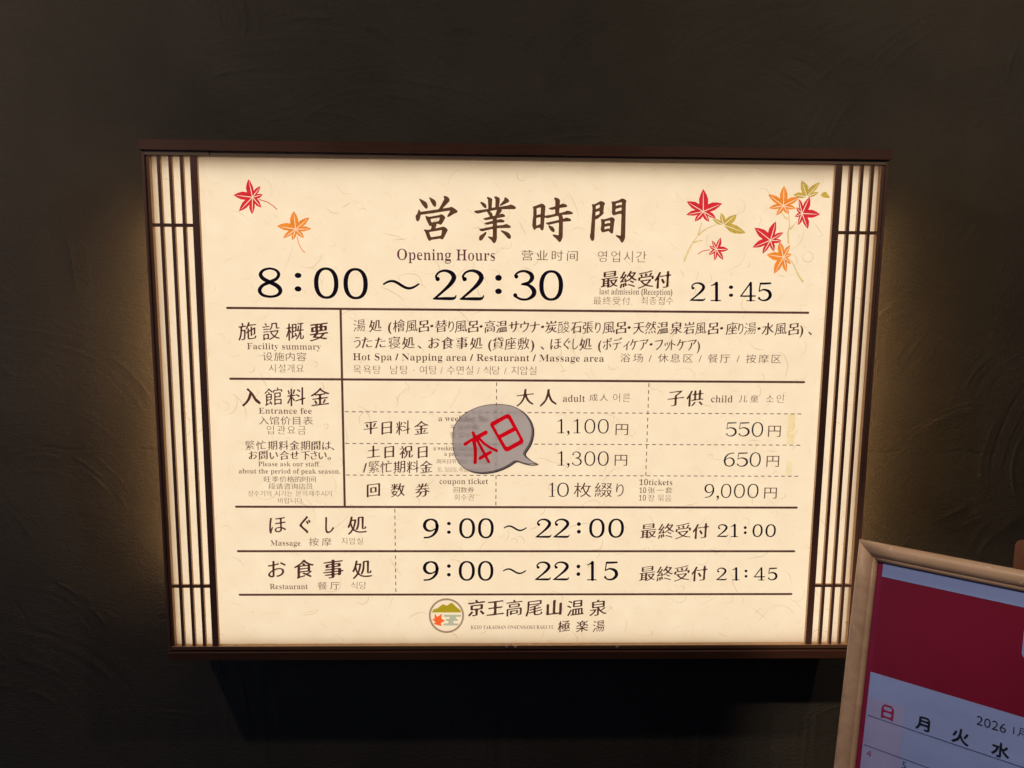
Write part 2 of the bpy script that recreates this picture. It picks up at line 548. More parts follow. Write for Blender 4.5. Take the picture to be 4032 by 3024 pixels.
for v in (-0.1270, 0.6070):
    for us in ((-0.6655, *SL, -0.5877), (0.6805, *SR, 0.7580)):
        us = list(us)
        a = us[0]
        for k in range(len(us) - 1):
            lo = us[k] + (0.0032 if k else 0.0)
            hi = us[k + 1] - (0.0032 if k + 1 < len(us) - 1 else 0.0)
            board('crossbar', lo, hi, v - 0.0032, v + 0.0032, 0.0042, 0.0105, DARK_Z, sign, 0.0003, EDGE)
# the washi panel, its light and the box behind it
panel = board('paper_panel', -0.6650, 0.7575, -0.2610, 0.7450, PW, PW + 0.002, PANEL, sign, 0)
board('backlight_sheet', -0.6625, 0.7545, -0.241, 0.734, 0.032, 0.034, BACKLIGHT, sign, 0)
board('back_plate', -0.6650, 0.7575, -0.2610, 0.7440, 0.036, 0.040, WHITE_IN, sign, 0)
for a, b in ((-0.6705, -0.6655), (0.7585, 0.7635)):
    board('side_plate', a, b, -0.2610, 0.7440, 0.035, 0.059, WHITE_IN, sign, 0)
board('top_reflector', -0.6650, 0.7575, -0.2610, -0.2590, 0.0145, 0.0355, REFLECTOR, sign, 0)  # unseen warm plates added to tint the light along the panel's ends
board('bottom_reflector', -0.6650, 0.7575, 0.7420, 0.7440, 0.0145, 0.0355, REFLECTOR, sign, 0)
for a, b in ((-0.6700, -0.6660), (0.7590, 0.7630)):
    board('side_diffuser', a, b, -0.16, 0.62, 0.060, 0.122, SIDE_GLOW, sign, 0)
for a, b in ((-0.6650, -0.6610), (0.7540, 0.7580)):
    board('side_support', a, b, -0.2610, 0.7440, 0.067, 0.126, WHITE_IN, sign, 0)

def screw(px, py, w=0.0115):
    u, v = uv(px, py, w)
    bm = bmesh.new()
    prof = [(0.0011, 0.0), (0.0013, -0.0006), (0.0022, -0.0009), (0.0027, -0.0004), (0.0028, 0.0004)]
    rings = []
    for r, d in prof:
        rings.append([bm.verts.new(W(u + r * math.cos(t), v + r * math.sin(t), w + d)) for t in np.linspace(0, 2 * math.pi, 14, endpoint=False)])
    for p, q in zip(rings, rings[1:]):
        for i in range(14):
            bm.faces.new((p[i], p[(i + 1) % 14], q[(i + 1) % 14], q[i]))
    bmesh.ops.recalc_face_normals(bm, faces=bm.faces)
    me = bpy.data.meshes.new('screw'); bm.to_mesh(me); bm.free()
    add('screw', me, SCREW, sign)
for x, y in ((594, 710), (638, 1579), (686, 2455), (3463, 748), (3334, 2450)):
    screw(x, y, 0.0108)
for x, y in ((930, 2544), (1995, 2545), (2030, 2546), (2430, 2548)):
    screw(x, y, -0.0005)

# ------------------------------------------------------------------ printing on the panel
KI = PW - 0.0005       # ink layer
KF = PW - 0.0002       # fibre layer
def mpp(px, py):
    a, b = uv(px - 20, py, KI), uv(px + 20, py, KI)
    return (b[0] - a[0]) / 40
def boxfit(loops, px0, px1, py0, py1, w=KI):
    """fit outlines into a pixel box carried onto the panel"""
    allp = np.concatenate(loops)
    lo, hi = allp.min(0), allp.max(0)
    cx, cy = (px0 + px1) / 2, (py0 + py1) / 2
    u0, _ = uv(px0, cy, w); u1, _ = uv(px1, cy, w)
    _, v0 = uv(cx, py0, w); _, v1 = uv(cx, py1, w)
    sx, sy = (u1 - u0) / (hi[0] - lo[0]), (v1 - v0) / (hi[1] - lo[1])
    return [np.stack([u0 + (l[:, 0] - lo[0]) * sx, v1 - (l[:, 1] - lo[1]) * sy], 1) for l in loops]
# figures drawn as strokes: reference box, then strokes of (x, y, width); 'ball' dots end a stroke
FIG = {
 '2': ((165, 223), [[(32, 70, 16), (19, 50, 14), (42, 20, 13), (85, 9, 16), (130, 25, 24), (149, 60, 29), (125, 105, 25), (75, 155, 17), (14, 209, 14)],
                    [(3, 214, 12), (80, 213, 19), (138, 213, 19), (158, 204, 12), (165, 188, 5)]], [(31, 70, 16)]),
 '3': ((168, 212), [[(28, 48, 14), (22, 36, 12), (50, 14, 13), (90, 8, 15), (131, 25, 22), (144, 55, 26), (122, 86, 19), (70, 99, 11)],
                    [(70, 99, 11), (120, 107, 18), (156, 140, 27), (153, 175, 25), (112, 203, 15), (62, 203, 14), (20, 182, 14)]], [(30, 46, 14), (22, 176, 15)]),
 '1': ((58, 117), [[(34, 5, 15), (34, 60, 15), (34, 113, 15)], [(3, 21, 4), (18, 15, 7), (34, 6, 11)], [(2, 114, 5), (34, 114, 6), (57, 114, 5)]], []),
 '5': ((91, 117), [[(20, 7, 10), (50, 7, 11), (84, 5, 9)], [(20, 6, 7), (15, 32, 6), (12, 55, 6)], [(12, 56, 5), (40, 45, 9), (73, 57, 16), (81, 84, 17), (62, 107, 12), (32, 112, 8), (9, 100, 8)]], [(11, 97, 7)]),
 '4': ((120, 145), [[(80, 4, 9), (44, 54, 9), (8, 103, 8)], [(4, 106, 9), (60, 106, 10), (117, 105, 9)], [(83, 4, 16), (83, 70, 16), (83, 140, 16)], [(50, 142, 5), (83, 141, 7), (114, 142, 5)]], []),
 '9': ((123, 160), [[(112, 60, 22), (99, 22, 17), (62, 7, 11), (25, 22, 18), (11, 56, 22), (26, 88, 18), (60, 99, 11), (95, 84, 9), (111, 66, 10)],
                    [(112, 58, 22), (105, 98, 20), (78, 133, 15), (44, 149, 11), (10, 152, 11)]], []),
 '8': ((218, 270), [[(109, 130, 27), (165, 101, 23), (184, 62, 24), (160, 27, 18), (107, 13, 16), (52, 27, 20), (26, 63, 27), (50, 101, 28), (109, 132, 28), (172, 165, 31), (199, 205, 30), (176, 243, 22), (113, 258, 18), (45, 243, 22), (18, 203, 28), (45, 160, 24), (109, 130, 26)]], []),
}
_b, _st, _d = FIG['9']
FIG['6'] = (_b, [[(123 - x, 160 - y, w) for x, y, w in st] for st in _st], [])
def catmull(P, n=7):
    P = np.array(P, float); out = []
    Q = np.vstack([2 * P[0] - P[1], P, 2 * P[-1] - P[-2]])
    for i in range(1, len(Q) - 2):
        for t in np.linspace(0, 1, n, endpoint=False):
            a, b, c, d = Q[i - 1:i + 3]
            out.append(0.5 * (2 * b + (c - a) * t + (2 * a - 5 * b + 4 * c - d) * t * t + (3 * b - a - 3 * c + d) * t ** 3))
    out.append(P[-1])
    return np.array(out)
def strokes_obj(name, parts, mat, parent, w):
    """overlapping opaque ink strokes, each a strip of faces at its own hair's breadth of depth"""
    verts, faces = [], []
    for lvl, (L_, R_) in parts:
        b, n = len(verts), len(L_)
        verts += [W(u, v, w - 0.00003 * lvl) for u, v in L_] + [W(u, v, w - 0.00003 * lvl) for u, v in R_]
        faces += [(b + i, b + i + 1, b + n + i + 1, b + n + i) for i in range(n - 1)]
    me = bpy.data.meshes.new(name); me.from_pydata(verts, [], faces)
    return add(name, me, mat, parent)
def digits(items, wk=1.0, name='printed_time', mat=None):
    if len(items) > 1:          # every figure is its own print
        for it in items:
            digits([it], wk, name, mat)
        return
    loops, parts = [], []
    for ch, x0, x1, y0, y1 in items:
        th = np.linspace(0, 2 * math.pi, 28, endpoint=False)
        if ch == ':':      # two round dots; y0..y1 then the second pair
            for (a, b) in (y0, y1):
                loops += boxfit([np.stack([np.cos(th), np.sin(th)], 1)], x0, x1, a, b)
        elif ch == ',':
            d = (y1 - y0)
            loops += boxfit([np.stack([np.cos(th), np.sin(th)], 1)], x0 + 1.5, x1, y0, y0 + d * 0.52)
            pts = catmull([(x1 - 3, y0 + d * .3, 5), (x1 - 2.2, y0 + d * .6, 4), (x0 + 1.5, y1, 1.2)])
            parts.append((1, ribbon(pts)))
        elif ch == '~':
            t = np.linspace(0, 1, 18)
            W_, H_ = x1 - x0, y1 - y0
            pts = np.stack([x0 + t * W_, (y0 + y1) / 2 - 0.36 * H_ * np.sin(t * 2 * math.pi + 0.15), W_ * (0.052 + 0.03 * np.sin(t * math.pi))], 1)
            parts.append((0, ribbon(pts)))
        elif ch == '0':
            p = 2.25
            def se(k, rx, ry):
                c, s_ = np.cos(th), np.sin(th)
                return np.stack([np.sign(c) * np.abs(c) ** (2 / p) * rx, np.sign(s_) * np.abs(s_) ** (2 / p) * ry], 1)
            loops += boxfit([se(0, 1, 1), se(0, 1 - 0.37 * wk, 1 - 0.165 * wk)], x0, x1, y0, y1)
        else:
            (bw, bh), st, dots = FIG[ch]
            kx, ky = (x1 - x0) / bw, (y1 - y0) / bh
            k = (kx + ky) / 2 * wk * 1.2
            for q, path in enumerate(st):
                pts = catmull(path)
                pts = np.stack([x0 + pts[:, 0] * kx, y0 + pts[:, 1] * ky, pts[:, 2] * k], 1)
                parts.append((q, ribbon(pts)))
            for dx, dy, r in dots:
                r *= (0.5 + 0.5 * wk)
                pts = np.array([(x0 + dx * kx + r * kx * math.cos(a), y0 + dy * ky, 2 * r * ky * abs(math.sin(a))) for a in np.linspace(math.pi, 0, 11)])
                parts.append((3, ribbon(pts, False)))
    mat = mat or INK_BLACK
    if parts:
        strokes_obj(name, parts, mat, panel, KI)
    if loops:
        fill(name, loops, mat, panel, KI - 0.00012)
def ribbon(pts, cap=True):
    """(x, y, width) in pixels -> two rails on the panel"""
    P = pts[:, :2]; d = np.gradient(P, axis=0); d /= np.hypot(d[:, 0], d[:, 1])[:, None] + 1e-9
    n = np.stack([-d[:, 1], d[:, 0]], 1) * pts[:, 2:3] / 2
    L_, R_ = list(P + n), list(P - n)
    if cap:
        for end, sg in ((0, -1), (-1, 1)):
            w_, dd, nn, c = pts[end, 2] / 2, d[end] * sg, n[end], P[end]
            for q in (0.55, 0.9):
                l = c + nn * math.sqrt(1 - q * q) + dd * w_ * q; r = c - nn * math.sqrt(1 - q * q) + dd * w_ * q
                if end == 0: L_.insert(0, l); R_.insert(0, r)
                else: L_.append(l); R_.append(r)
    return [uv(x, y, KI) for x, y in L_], [uv(x, y, KI) for x, y in R_]
def kanji(s, xs, y, size, style='brush', name='printed_text', mat=None, half=()):
    """characters at given pixel centres on one line"""
    loops = []
    xm = sum(xs) / len(xs)
    _, v = uv(xm, y, KI)
    gl = [styled(ch, style) for ch in s]
    if style == 'heavy':
        gl = [styled(ch, 'brush') for ch in s]
        off = [(0, 0, 0), (0.016, -0.006, 1), (-0.014, 0.006, 2), (0.002, 0.014, 3)]
    else:
        off = [(0, 0, 0)]
    wd = [(np.concatenate(g)[:, 0].max() - np.concatenate(g)[:, 0].min()) * size / 0.90 for g in gl]
    for i, x in enumerate(xs):
        u, _ = uv(x, y, KI)
        k = mpp(x, y) * size / 0.90
        p = np.concatenate(gl[i])
        c0 = (p[:, 0].min() + p[:, 0].max()) / 2
        kx = k        # narrow kana and marks are squeezed so that neighbours never touch
        for j in (i - 1, i + 1):
            if 0 <= j < len(xs):
                kx = min(kx, k * 1.86 * abs(xs[j] - x) / (wd[i] + wd[j]))
        for l in gl[i]:
            loops.append(np.stack([u + (l[:, 0] - c0) * kx, v - (l[:, 1] - 0.38) * k], 1))
    for dx, dy, lv in off:
        o = fill(name, [l + np.array([dx, dy]) * k for l in loops], mat or STYLES[style][5], panel, KI - 0.00003 * lv)
    return o
def line(s, x0, x1, top, base, style='latin', name='printed_text', space=1.0, mat=None, cap='H'):
    """a line of latin text from x0 to x1, cap top and baseline given"""
    loops = styled(s, style, space)
    allp = np.concatenate(loops)
    lo, hi = allp[:, 0].min(), allp[:, 0].max()
    g = np.concatenate(styled(cap, style))
    ch = g[:, 1].max()
    xm = (x0 + x1) / 2
    u0, u1 = uv(x0, base, KI)[0], uv(x1, base, KI)[0]
    vb, vt = uv(xm, base, KI)[1], uv(xm, top, KI)[1]
    sx, sy = (u1 - u0) / (hi - lo), (vb - vt) / ch
    return fill(name, [np.stack([u0 + (l[:, 0] - lo) * sx, vb - l[:, 1] * sy], 1) for l in loops],
                mat or STYLES[style][5], panel, KI)
def trace(name, loops, ox, oy, s, mat, w=KI, smooth=1, parent=None):
    out = []
    for l in loops:
        l = np.array([uv(ox + x * s, oy + y * s, w) for x, y in l])
        if smooth:
            l = subdivide([l], 0.0035)[0]
        for _ in range(smooth):
            l = chaikin(l)
        out.append(l)
    return fill(name, out, mat, parent or panel, w)

# heading, traced outlines
T = 200 / 1659
trace('printed_heading', [
    [(245, 195), (270, 178), (470, 285), (510, 335), (538, 430), (525, 500), (490, 515), (450, 500), (340, 370)],
    [(572, 150), (600, 135), (760, 225), (795, 270), (815, 360), (800, 440), (770, 455), (720, 430), (650, 320)],
    [(215, 580), (238, 538), (265, 545), (292, 615), (890, 528), (960, 410), (1075, 190), (1045, 120), (1055, 92), (1130, 98), (1205, 135), (1245, 200), (1250, 255), (1215, 300), (1018, 505), (1250, 468), (1310, 445), (1430, 515), (1505, 580), (1510, 620), (1470, 650), (1420, 665), (1225, 780), (1180, 785), (1165, 760), (1200, 690), (1270, 578), (1100, 597), (700, 662), (300, 713), (290, 800), (265, 880), (225, 925), (180, 925), (150, 870), (132, 775), (140, 735), (200, 660)],
    [(450, 750), (475, 738), (530, 770), (620, 772), (900, 720), (980, 688), (1060, 730), (1112, 800), (1085, 860), (1010, 990), (970, 1035), (930, 1035), (890, 1010), (810, 1015), (825, 1070), (775, 1155), (980, 1110), (1040, 1092), (1120, 1125), (1195, 1200), (1160, 1270), (1040, 1500), (1000, 1525), (940, 1490), (650, 1530), (625, 1565), (570, 1562), (530, 1500), (440, 1260), (398, 1205), (420, 1185), (540, 1205), (632, 1190), (662, 1070), (620, 1085), (575, 1060), (480, 860)],
    [(618, 852), (930, 798), (900, 912), (655, 965)],
    [(578, 1278), (1000, 1210), (968, 1390), (635, 1445)],
], 1620, 760, T, INK_TITLE, smooth=2)
trace('printed_heading', [
    [(337, 300), (355, 280), (450, 312), (520, 365), (550, 440), (540, 495), (490, 498), (430, 445), (355, 345)],
    [(547, 150), (575, 122), (650, 142), (735, 190), (715, 487), (832, 465), (835, 210), (790, 130), (805, 105), (880, 112), (950, 145), (985, 195), (955, 452), (1245, 408), (1335, 370), (1430, 405), (1505, 460), (1505, 500), (1465, 530), (1040, 530), (1045, 580), (1020, 630), (945, 710), (1030, 668), (1110, 690), (1155, 735), (1150, 775), (1110, 785), (880, 825), (885, 885), (985, 845), (1080, 870), (1130, 905), (1120, 955), (1080, 962), (885, 970), (885, 1062), (1110, 1040), (1180, 1005), (1270, 1040), (1340, 1090), (1340, 1125), (1300, 1143), (885, 1150), (885, 1490), (840, 1620), (790, 1645), (760, 1630), (690, 1530), (595, 1450), (590, 1420), (620, 1412), (750, 1440), (750, 1175), (440, 1245), (370, 1250), (320, 1220), (305, 1185), (335, 1172), (750, 1090), (750, 1000), (600, 1035), (530, 1035), (485, 1000), (480, 975), (750, 905), (745, 848), (530, 890), (480, 880), (437, 845), (450, 825), (660, 770), (600, 690), (560, 605), (255, 678), (180, 650), (135, 610), (150, 580), (605, 515), (590, 210)],
    [(655, 590), (885, 548), (825, 735), (745, 755), (740, 680), (700, 630)],
    [(1120, 155), (1150, 140), (1200, 155), (1260, 205), (1290, 265), (1270, 300), (1160, 350), (1010, 425), (975, 420), (975, 395), (1130, 210)],
    [(500, 1275), (530, 1262), (548, 1290), (530, 1350), (430, 1500), (375, 1555), (320, 1558), (298, 1510), (305, 1430), (330, 1385), (410, 1345)],
    [(1000, 1240), (1030, 1212), (1200, 1262), (1285, 1310), (1335, 1380), (1345, 1450), (1325, 1495), (1270, 1498), (1230, 1470), (1120, 1345)],
], 1850, 760, T, INK_TITLE, smooth=2)
trace('printed_heading', [
    [(183, 465), (200, 443), (245, 430), (400, 370), (495, 338), (570, 385), (605, 440), (582, 742), (920, 682), (920, 532), (805, 555), (735, 530), (710, 505), (735, 482), (920, 437), (925, 260), (888, 200), (892, 150), (930, 140), (1040, 180), (1083, 240), (1070, 392), (1130, 355), (1180, 343), (1270, 365), (1315, 410), (1310, 455), (1270, 465), (1062, 490), (1052, 655), (1245, 610), (1300, 572), (1390, 585), (1480, 620), (1505, 660), (1480, 695), (1140, 718), (1175, 790), (1180, 850), (1285, 797), (1390, 825), (1450, 875), (1430, 920), (1350, 928), (1175, 940), (1170, 1380), (1165, 1450), (1110, 1580), (1070, 1608), (1035, 1590), (960, 1500), (845, 1400), (838, 1365), (870, 1350), (1035, 1382), (1042, 965), (860, 1005), (710, 1045), (640, 1020), (608, 985), (640, 965), (1042, 880), (1035, 780), (1010, 745), (660, 825), (575, 800), (550, 1150), (525, 1215), (490, 1230), (455, 1205), (415, 1130), (290, 1158), (270, 1200), (240, 1212), (210, 1180), (168, 1060), (205, 720), (205, 520)],
    [(310, 505), (455, 465), (445, 705), (400, 692), (315, 728), (318, 600)],
    [(305, 820), (445, 785), (435, 1018), (300, 1065)],
    [(692, 1065), (710, 1050), (840, 1095), (890, 1160), (912, 1225), (895, 1275), (860, 1282), (790, 1240), (730, 1165)],
], 2075, 760, T, INK_TITLE, smooth=2)
trace('printed_heading', [
    [(250, 345), (275, 315), (340, 328), (540, 215), (610, 232), (675, 275), (688, 310), (655, 360), (630, 575), (648, 610), (610, 660), (430, 813), (365, 812), (335, 1450), (320, 1500), (280, 1530), (235, 1515), (200, 1440), (185, 1350), (210, 1260), (272, 450), (262, 400)],
    [(378, 378), (515, 330), (512, 432), (382, 488)],
    [(372, 585), (505, 540), (500, 645), (370, 705)],
    [(890, 255), (910, 232), (990, 235), (1140, 190), (1230, 135), (1310, 145), (1390, 210), (1365, 270), (1340, 1420), (1325, 1470), (1270, 1570), (1240, 1588), (1210, 1570), (1140, 1450), (1035, 1370), (1032, 1340), (1060, 1328), (1195, 1355), (1220, 640), (1150, 640), (965, 692), (930, 670), (905, 620), (912, 330)],
    [(1032, 305), (1235, 255), (1232, 355), (1140, 345), (1035, 385)],
    [(1025, 480), (1225, 425), (1222, 530), (1160, 535), (1022, 582)],
    [(540, 830), (560, 808), (650, 815), (820, 770), (890, 742), (960, 765), (1010, 820), (990, 880), (945, 1260), (920, 1285), (885, 1285), (800, 1200), (650, 1240), (600, 1250), (555, 1205), (540, 1140), (560, 1000), (558, 880)],
    [(672, 892), (852, 852), (850, 948), (785, 932), (675, 972)],
    [(665, 1065), (845, 1025), (835, 1128), (780, 1115), (665, 1150)],
], 2300, 765, T, INK_TITLE, smooth=2)

line('Opening Hours', 1563.8, 1949, 982, 1024.5, mat=film('heading_latin_ink', (0.14, 0.04, 0.07), 0.1), name='printed_heading')
kanji('营业时间', [2076, 2135, 2195, 2254], 1006, 46, 'wide')
kanji('영업시간', [2372, 2424, 2474, 2525], 1010, 44, 'plain')
digits([('8', 1014, 1112.6, 1051.6, 1173.6), (':', 1160, 1187, (1074, 1095), (1127, 1148)), ('0', 1236, 1333, 1052.5, 1177), ('0', 1352, 1448.5, 1055, 1179),
        ('~', 1511, 1648.5, 1101, 1141), ('2', 1706.5, 1796, 1061, 1181), ('2', 1812, 1904.5, 1061, 1182), (':', 1949.6, 1976, (1082, 1106), (1136, 1158)),
        ('3', 2017, 2108, 1063, 1183), ('0', 2123, 2217.5, 1063.5, 1184.5)])
kanji('最終受付', [2400, 2474, 2543, 2610], 1100, 64, 'heavy')
line('last admission (Reception)', 2360, 2647, 1137, 1160)
kanji('最终受付', [2352, 2390, 2428, 2466], 1184, 31, 'plain')
kanji('최종접수', [2537, 2571, 2604, 2637], 1184, 31, 'plain')
digits([('2', 2717.5, 2776.4, 1111.5, 1185), ('1', 2798, 2838, 1111.5, 1185), (':', 2870, 2886.6, (1124, 1138), (1156, 1169)), ('4', 2914, 2975, 1112, 1185.8), ('5', 2982, 3038.7, 1112, 1186)])
# row one
kanji('施設概要', [973.4, 1067.4, 1161, 1255.9], 1304.4, 68, 'bold')
line('Facility summary', 973.4, 1264, 1352, 1375.6)
kanji('设施内容', [1054, 1099, 1143, 1187], 1404, 39, 'wide')
kanji('시설개요', [1072, 1110, 1145, 1181], 1449.6, 34, 'plain')
kanji('湯処(檜風呂・替り風呂・高温サウナ・炭酸石張り風呂・天然温泉岩風呂・座り湯・水風呂)、',
      [1415.4, 1477.5, 1534.7, 1571, 1620.8, 1669, 1700.3, 1737.6, 1776.4, 1814.7, 1863.4, 1894.3, 1929, 1976, 2023.6, 2065.8, 2105.6, 2136.5, 2170, 2219, 2269.7, 2315, 2354, 2397, 2446, 2477, 2515, 2562, 2610, 2663, 2714, 2759.5, 2809, 2841.5, 2881.5, 2917, 2955, 2989, 3024, 3074.6, 3126, 3157, 3191], 1288.5, 47)
kanji('うたた寝処、お食事処(貸座敷)、ほぐし処(ボディケア・フットケア)',
      [1407, 1444, 1497.4, 1552, 1608, 1652, 1708.8, 1762.5, 1818.7, 1875.4, 1929, 1961.4, 2010, 2060.9, 2097, 2135.5, 2188.7, 2232.4, 2265, 2305.5, 2361.7, 2392, 2430.6, 2466.5, 2497, 2535.7, 2563.8, 2594.6, 2628, 2651, 2684, 2725, 2751], 1353, 47)
line('Hot Spa / Napping area / Restaurant / Massage area', 1390.5, 2378, 1394.5, 1421, mat=INK_BRUSH)
kanji('浴场/休息区/餐厅/按摩区', [2462.4, 2512.6, 2560, 2611.5, 2658.6, 2709.8, 2757, 2807, 2855, 2906, 2957, 3007, 3057], 1411, 39, 'wide')
kanji('목욕탕남탕·여탕/수면실/식당/지압실',
      [1407, 1445.7, 1484, 1552, 1591, 1629, 1666.5, 1705, 1738.6, 1776, 1812, 1848.5, 1884, 1918, 1953, 1990, 2027.5, 2063.4, 2098], 1457, 35, 'plain')
# fees, left column
kanji('入館料金', [988.6, 1077, 1166.6, 1260.6], 1562, 70, 'bold')
line('Entrance fee', 1019.5, 1227.4, 1606.3, 1628.6)
kanji('入馆价目表', [1038.5, 1080, 1125, 1168, 1213], 1656, 38, 'wide')
kanji('입관요금', [1064.6, 1107.8, 1146.7, 1188], 1692.7, 36, 'plain')
kanji('繁忙期料金期間は、', [983.9, 1028, 1073, 1116.8, 1159.5, 1202, 1244, 1285.8, 1310], 1753.5, 37)
kanji('お問い合せ下さい。', [996.2, 1036.6, 1077.9, 1119.6, 1159.5, 1203.7, 1237, 1270, 1296], 1792.4, 36)
line('Please ask our staff', 1017.6, 1257.3, 1817.5, 1836)
line('about the period of peak season.', 941, 1340.4, 1845.5, 1864.5)
kanji('旺季价格的时间', [1052.7, 1084, 1114.8, 1144.7, 1173.5, 1202.4, 1230.7], 1887, 28, 'wide')
kanji('段请咨询店员', [1070.6, 1100.4, 1131, 1160, 1190, 1218], 1914.6, 28, 'wide')
kanji('성수기의시기는문의해주시기', [986, 1009.4, 1034, 1058, 1091.5, 1115.3, 1141, 1175, 1200, 1225.7, 1250.6, 1274, 1296], 1943, 24, 'plain')
kanji('바랍니다.', [1105.4, 1130, 1154.6, 1180, 1194], 1970.8, 24, 'plain')
# fees, table
kanji('大人', [2068, 2159], 1564.5, 66)
line('adult', 2216.5, 2303.5, 1555, 1582, cap='l')
kanji('成人', [2337, 2378], 1565, 32, 'wide'); kanji('어른', [2428, 2466.5], 1566, 34, 'plain')
kanji('子供', [2661, 2736.5], 1567.4, 62)
line('child', 2799.5, 2884, 1557, 1584, cap='l')
kanji('儿童', [2926, 2970], 1570, 32, 'wide'); kanji('소인', [3031.6, 3072.5], 1570, 34, 'plain')
kanji('平日料金', [1460, 1522.8, 1587.4, 1659], 1684, 54)
kanji('土日祝日', [1470, 1532.7, 1599.4, 1664.5], 1779, 50)
kanji('/繁忙期料金', [1436.8, 1472.6, 1521, 1572.5, 1625.7, 1678], 1838, 49)
kanji('回数券', [1470.4, 1566.4, 1663.4], 1929.6, 54)
line('a weekday fee', 1726.7, 1925.6, 1637.6, 1658.5, cap='k')
kanji('平日价格', [1785, 1812, 1841, 1871], 1682.4, 25, 'wide')
kanji('평일요금', [1782, 1815, 1842, 1870], 1713, 25, 'plain')
line('a weekend and holiday fee', 1706.8, 1942.5, 1755.5, 1773.4, cap='k')
line('a peak season fee', 1750, 1912, 1778, 1795, cap='k')
kanji('周天日节假日/繁忙期', [1727.7, 1748.6, 1768.5, 1787.4, 1812, 1832, 1849, 1872, 1895, 1917], 1816.7, 20, 'wide')
kanji('토,일요일,축일,성수기요금', [1731.7, 1743, 1758.5, 1775, 1790, 1801, 1815, 1832, 1843, 1858, 1874, 1889, 1905, 1921][:14], 1849, 20, 'plain')
line('coupon ticket', 1730.5, 1922, 1884.5, 1905.7, cap='k')
kanji('回数券', [1798.6, 1826.5, 1853.8], 1928.6, 26, 'wide')
kanji('회수권', [1798.6, 1826.5, 1853.8], 1958, 26, 'plain')
PR = lambda items: digits(items, 0.74, 'printed_price')
def comma(x, y, h=14):
    return (',', x - 5.5, x + 5.5, y - 8, y + h - 3)
PR([('1', 2194, 2222.5, 1650, 1706), comma(2237, 1704), ('1', 2257, 2285.6, 1650, 1706), ('0', 2301, 2344, 1650, 1707), ('0', 2354, 2397, 1650, 1707)])
PR([('1', 2195, 2222.5, 1777, 1833), comma(2237, 1831), ('3', 2250, 2290, 1777, 1834), ('0', 2301, 2344, 1777, 1834), ('0', 2354, 2397, 1777, 1834)])
PR([('5', 2856, 2902, 1662, 1719), ('5', 2905.5, 2953, 1662, 1719), ('0', 2960, 3005, 1662, 1720)])
PR([('6', 2849, 2894, 1781, 1838), ('5', 2899, 2946.5, 1781, 1838), ('0', 2952, 2995.7, 1781, 1838)])
PR([('1', 2160.8, 2184.8, 1900.6, 1956), ('0', 2194, 2239.9, 1900.6, 1956.3)])
PR([('9', 2773.4, 2813, 1905, 1961), comma(2825, 1959), ('0', 2838.6, 2879.7, 1905, 1961), ('0', 2890, 2933, 1905, 1961), ('0', 2943, 2986.7, 1905, 1961)])
for x, y in ((2448.6, 1690), (3049.5, 1696.5), (2445, 1811), (3043, 1815), (3034, 1940)):
    kanji('円', [x], y, 54, 'wide', 'printed_yen', mat=INK_BRUSH)
kanji('枚綴り', [2293.7, 2376, 2441], 1929, 66, 'wide', mat=INK_BRUSH)
line('10tickets', 2517, 2646.8, 1888, 1910)
line('10', 2517, 2544, 1920, 1941); kanji('张一套', [2565.8, 2599.4, 2633], 1930.4, 28, 'wide')
line('10', 2515, 2543, 1950, 1971, mat=INK_THIN); kanji('장묶음', [2564.5, 2602.5, 2631], 1960.8, 28, 'plain')
# massage and restaurant rows
kanji('ほぐし処', [1092.5, 1200.9, 1297, 1406], 2066, 72, 'bold')
line('Massage', 1065.6, 1183.5, 2127.5, 2148.4)
kanji('按摩', [1235.7, 1286.4], 2133.5, 37, 'wide'); kanji('지압실', [1356, 1387.4, 1417], 2130, 28, 'plain')
kanji('お食事処', [1090, 1196.9, 1311.8, 1426], 2240, 74, 'bold')
line('Restaurant', 1063, 1212.3, 2299, 2319.5)
kanji('餐厅', [1269, 1319], 2306.5, 37, 'wide'); kanji('식당', [1394.8, 1428.6], 2305, 32, 'plain')
digits([('9', 1665.8, 1727, 2041.5, 2121), (':', 1760, 1775, (2055, 2068), (2089, 2102)), ('0', 1807.6, 1870.7, 2040, 2120), ('0', 1882, 1944.3, 2040, 2120), ('~', 1985.4, 2072, 2068, 2092),
        ('2', 2110, 2170, 2042, 2117), ('2', 2180, 2241.8, 2042, 2117), (':', 2271.5, 2287, (2056, 2071), (2086, 2101)), ('0', 2319.6, 2381, 2041.8, 2117.7), ('0', 2395, 2457, 2041.8, 2117.7)])
kanji('最終受付', [2553, 2622.8, 2689.9, 2759.5], 2090.5, 60)
digits([('2', 2824, 2865, 2064, 2114), ('1', 2876.6, 2905, 2064, 2114), (':', 2928.5, 2940, (2072, 2083), (2092, 2103)), ('0', 2963, 3003, 2064, 2114.6), ('0', 3014, 3055, 2064, 2114.6)])
digits([('9', 1665.8, 1727, 2209, 2288), (':', 1760, 1775, (2222, 2236), (2256, 2270)), ('0', 1806, 1870, 2208.5, 2287), ('0', 1881, 1943, 2208.5, 2287), ('~', 1982, 2069.6, 2237, 2261),
        ('2', 2107.6, 2167.7, 2210.8, 2284.5), ('2', 2178.5, 2239.9, 2210.8, 2284.5), (':', 2270, 2284.8, (2223, 2238), (2253, 2268)), ('1', 2311.4, 2348, 2211, 2284.8), ('5', 2376, 2433.5, 2211, 2285)])
kanji('最終受付', [2548.7, 2617, 2684.8, 2754.4], 2258, 60)
digits([('2', 2820.9, 2860.7, 2235, 2284.5), ('1', 2882, 2911, 2235, 2284.5), (':', 2931.6, 2943, (2243, 2253.5), (2264, 2274.5)), ('4', 2968, 3012, 2235, 2284.8), ('5', 3022, 3061, 2235, 2285)])
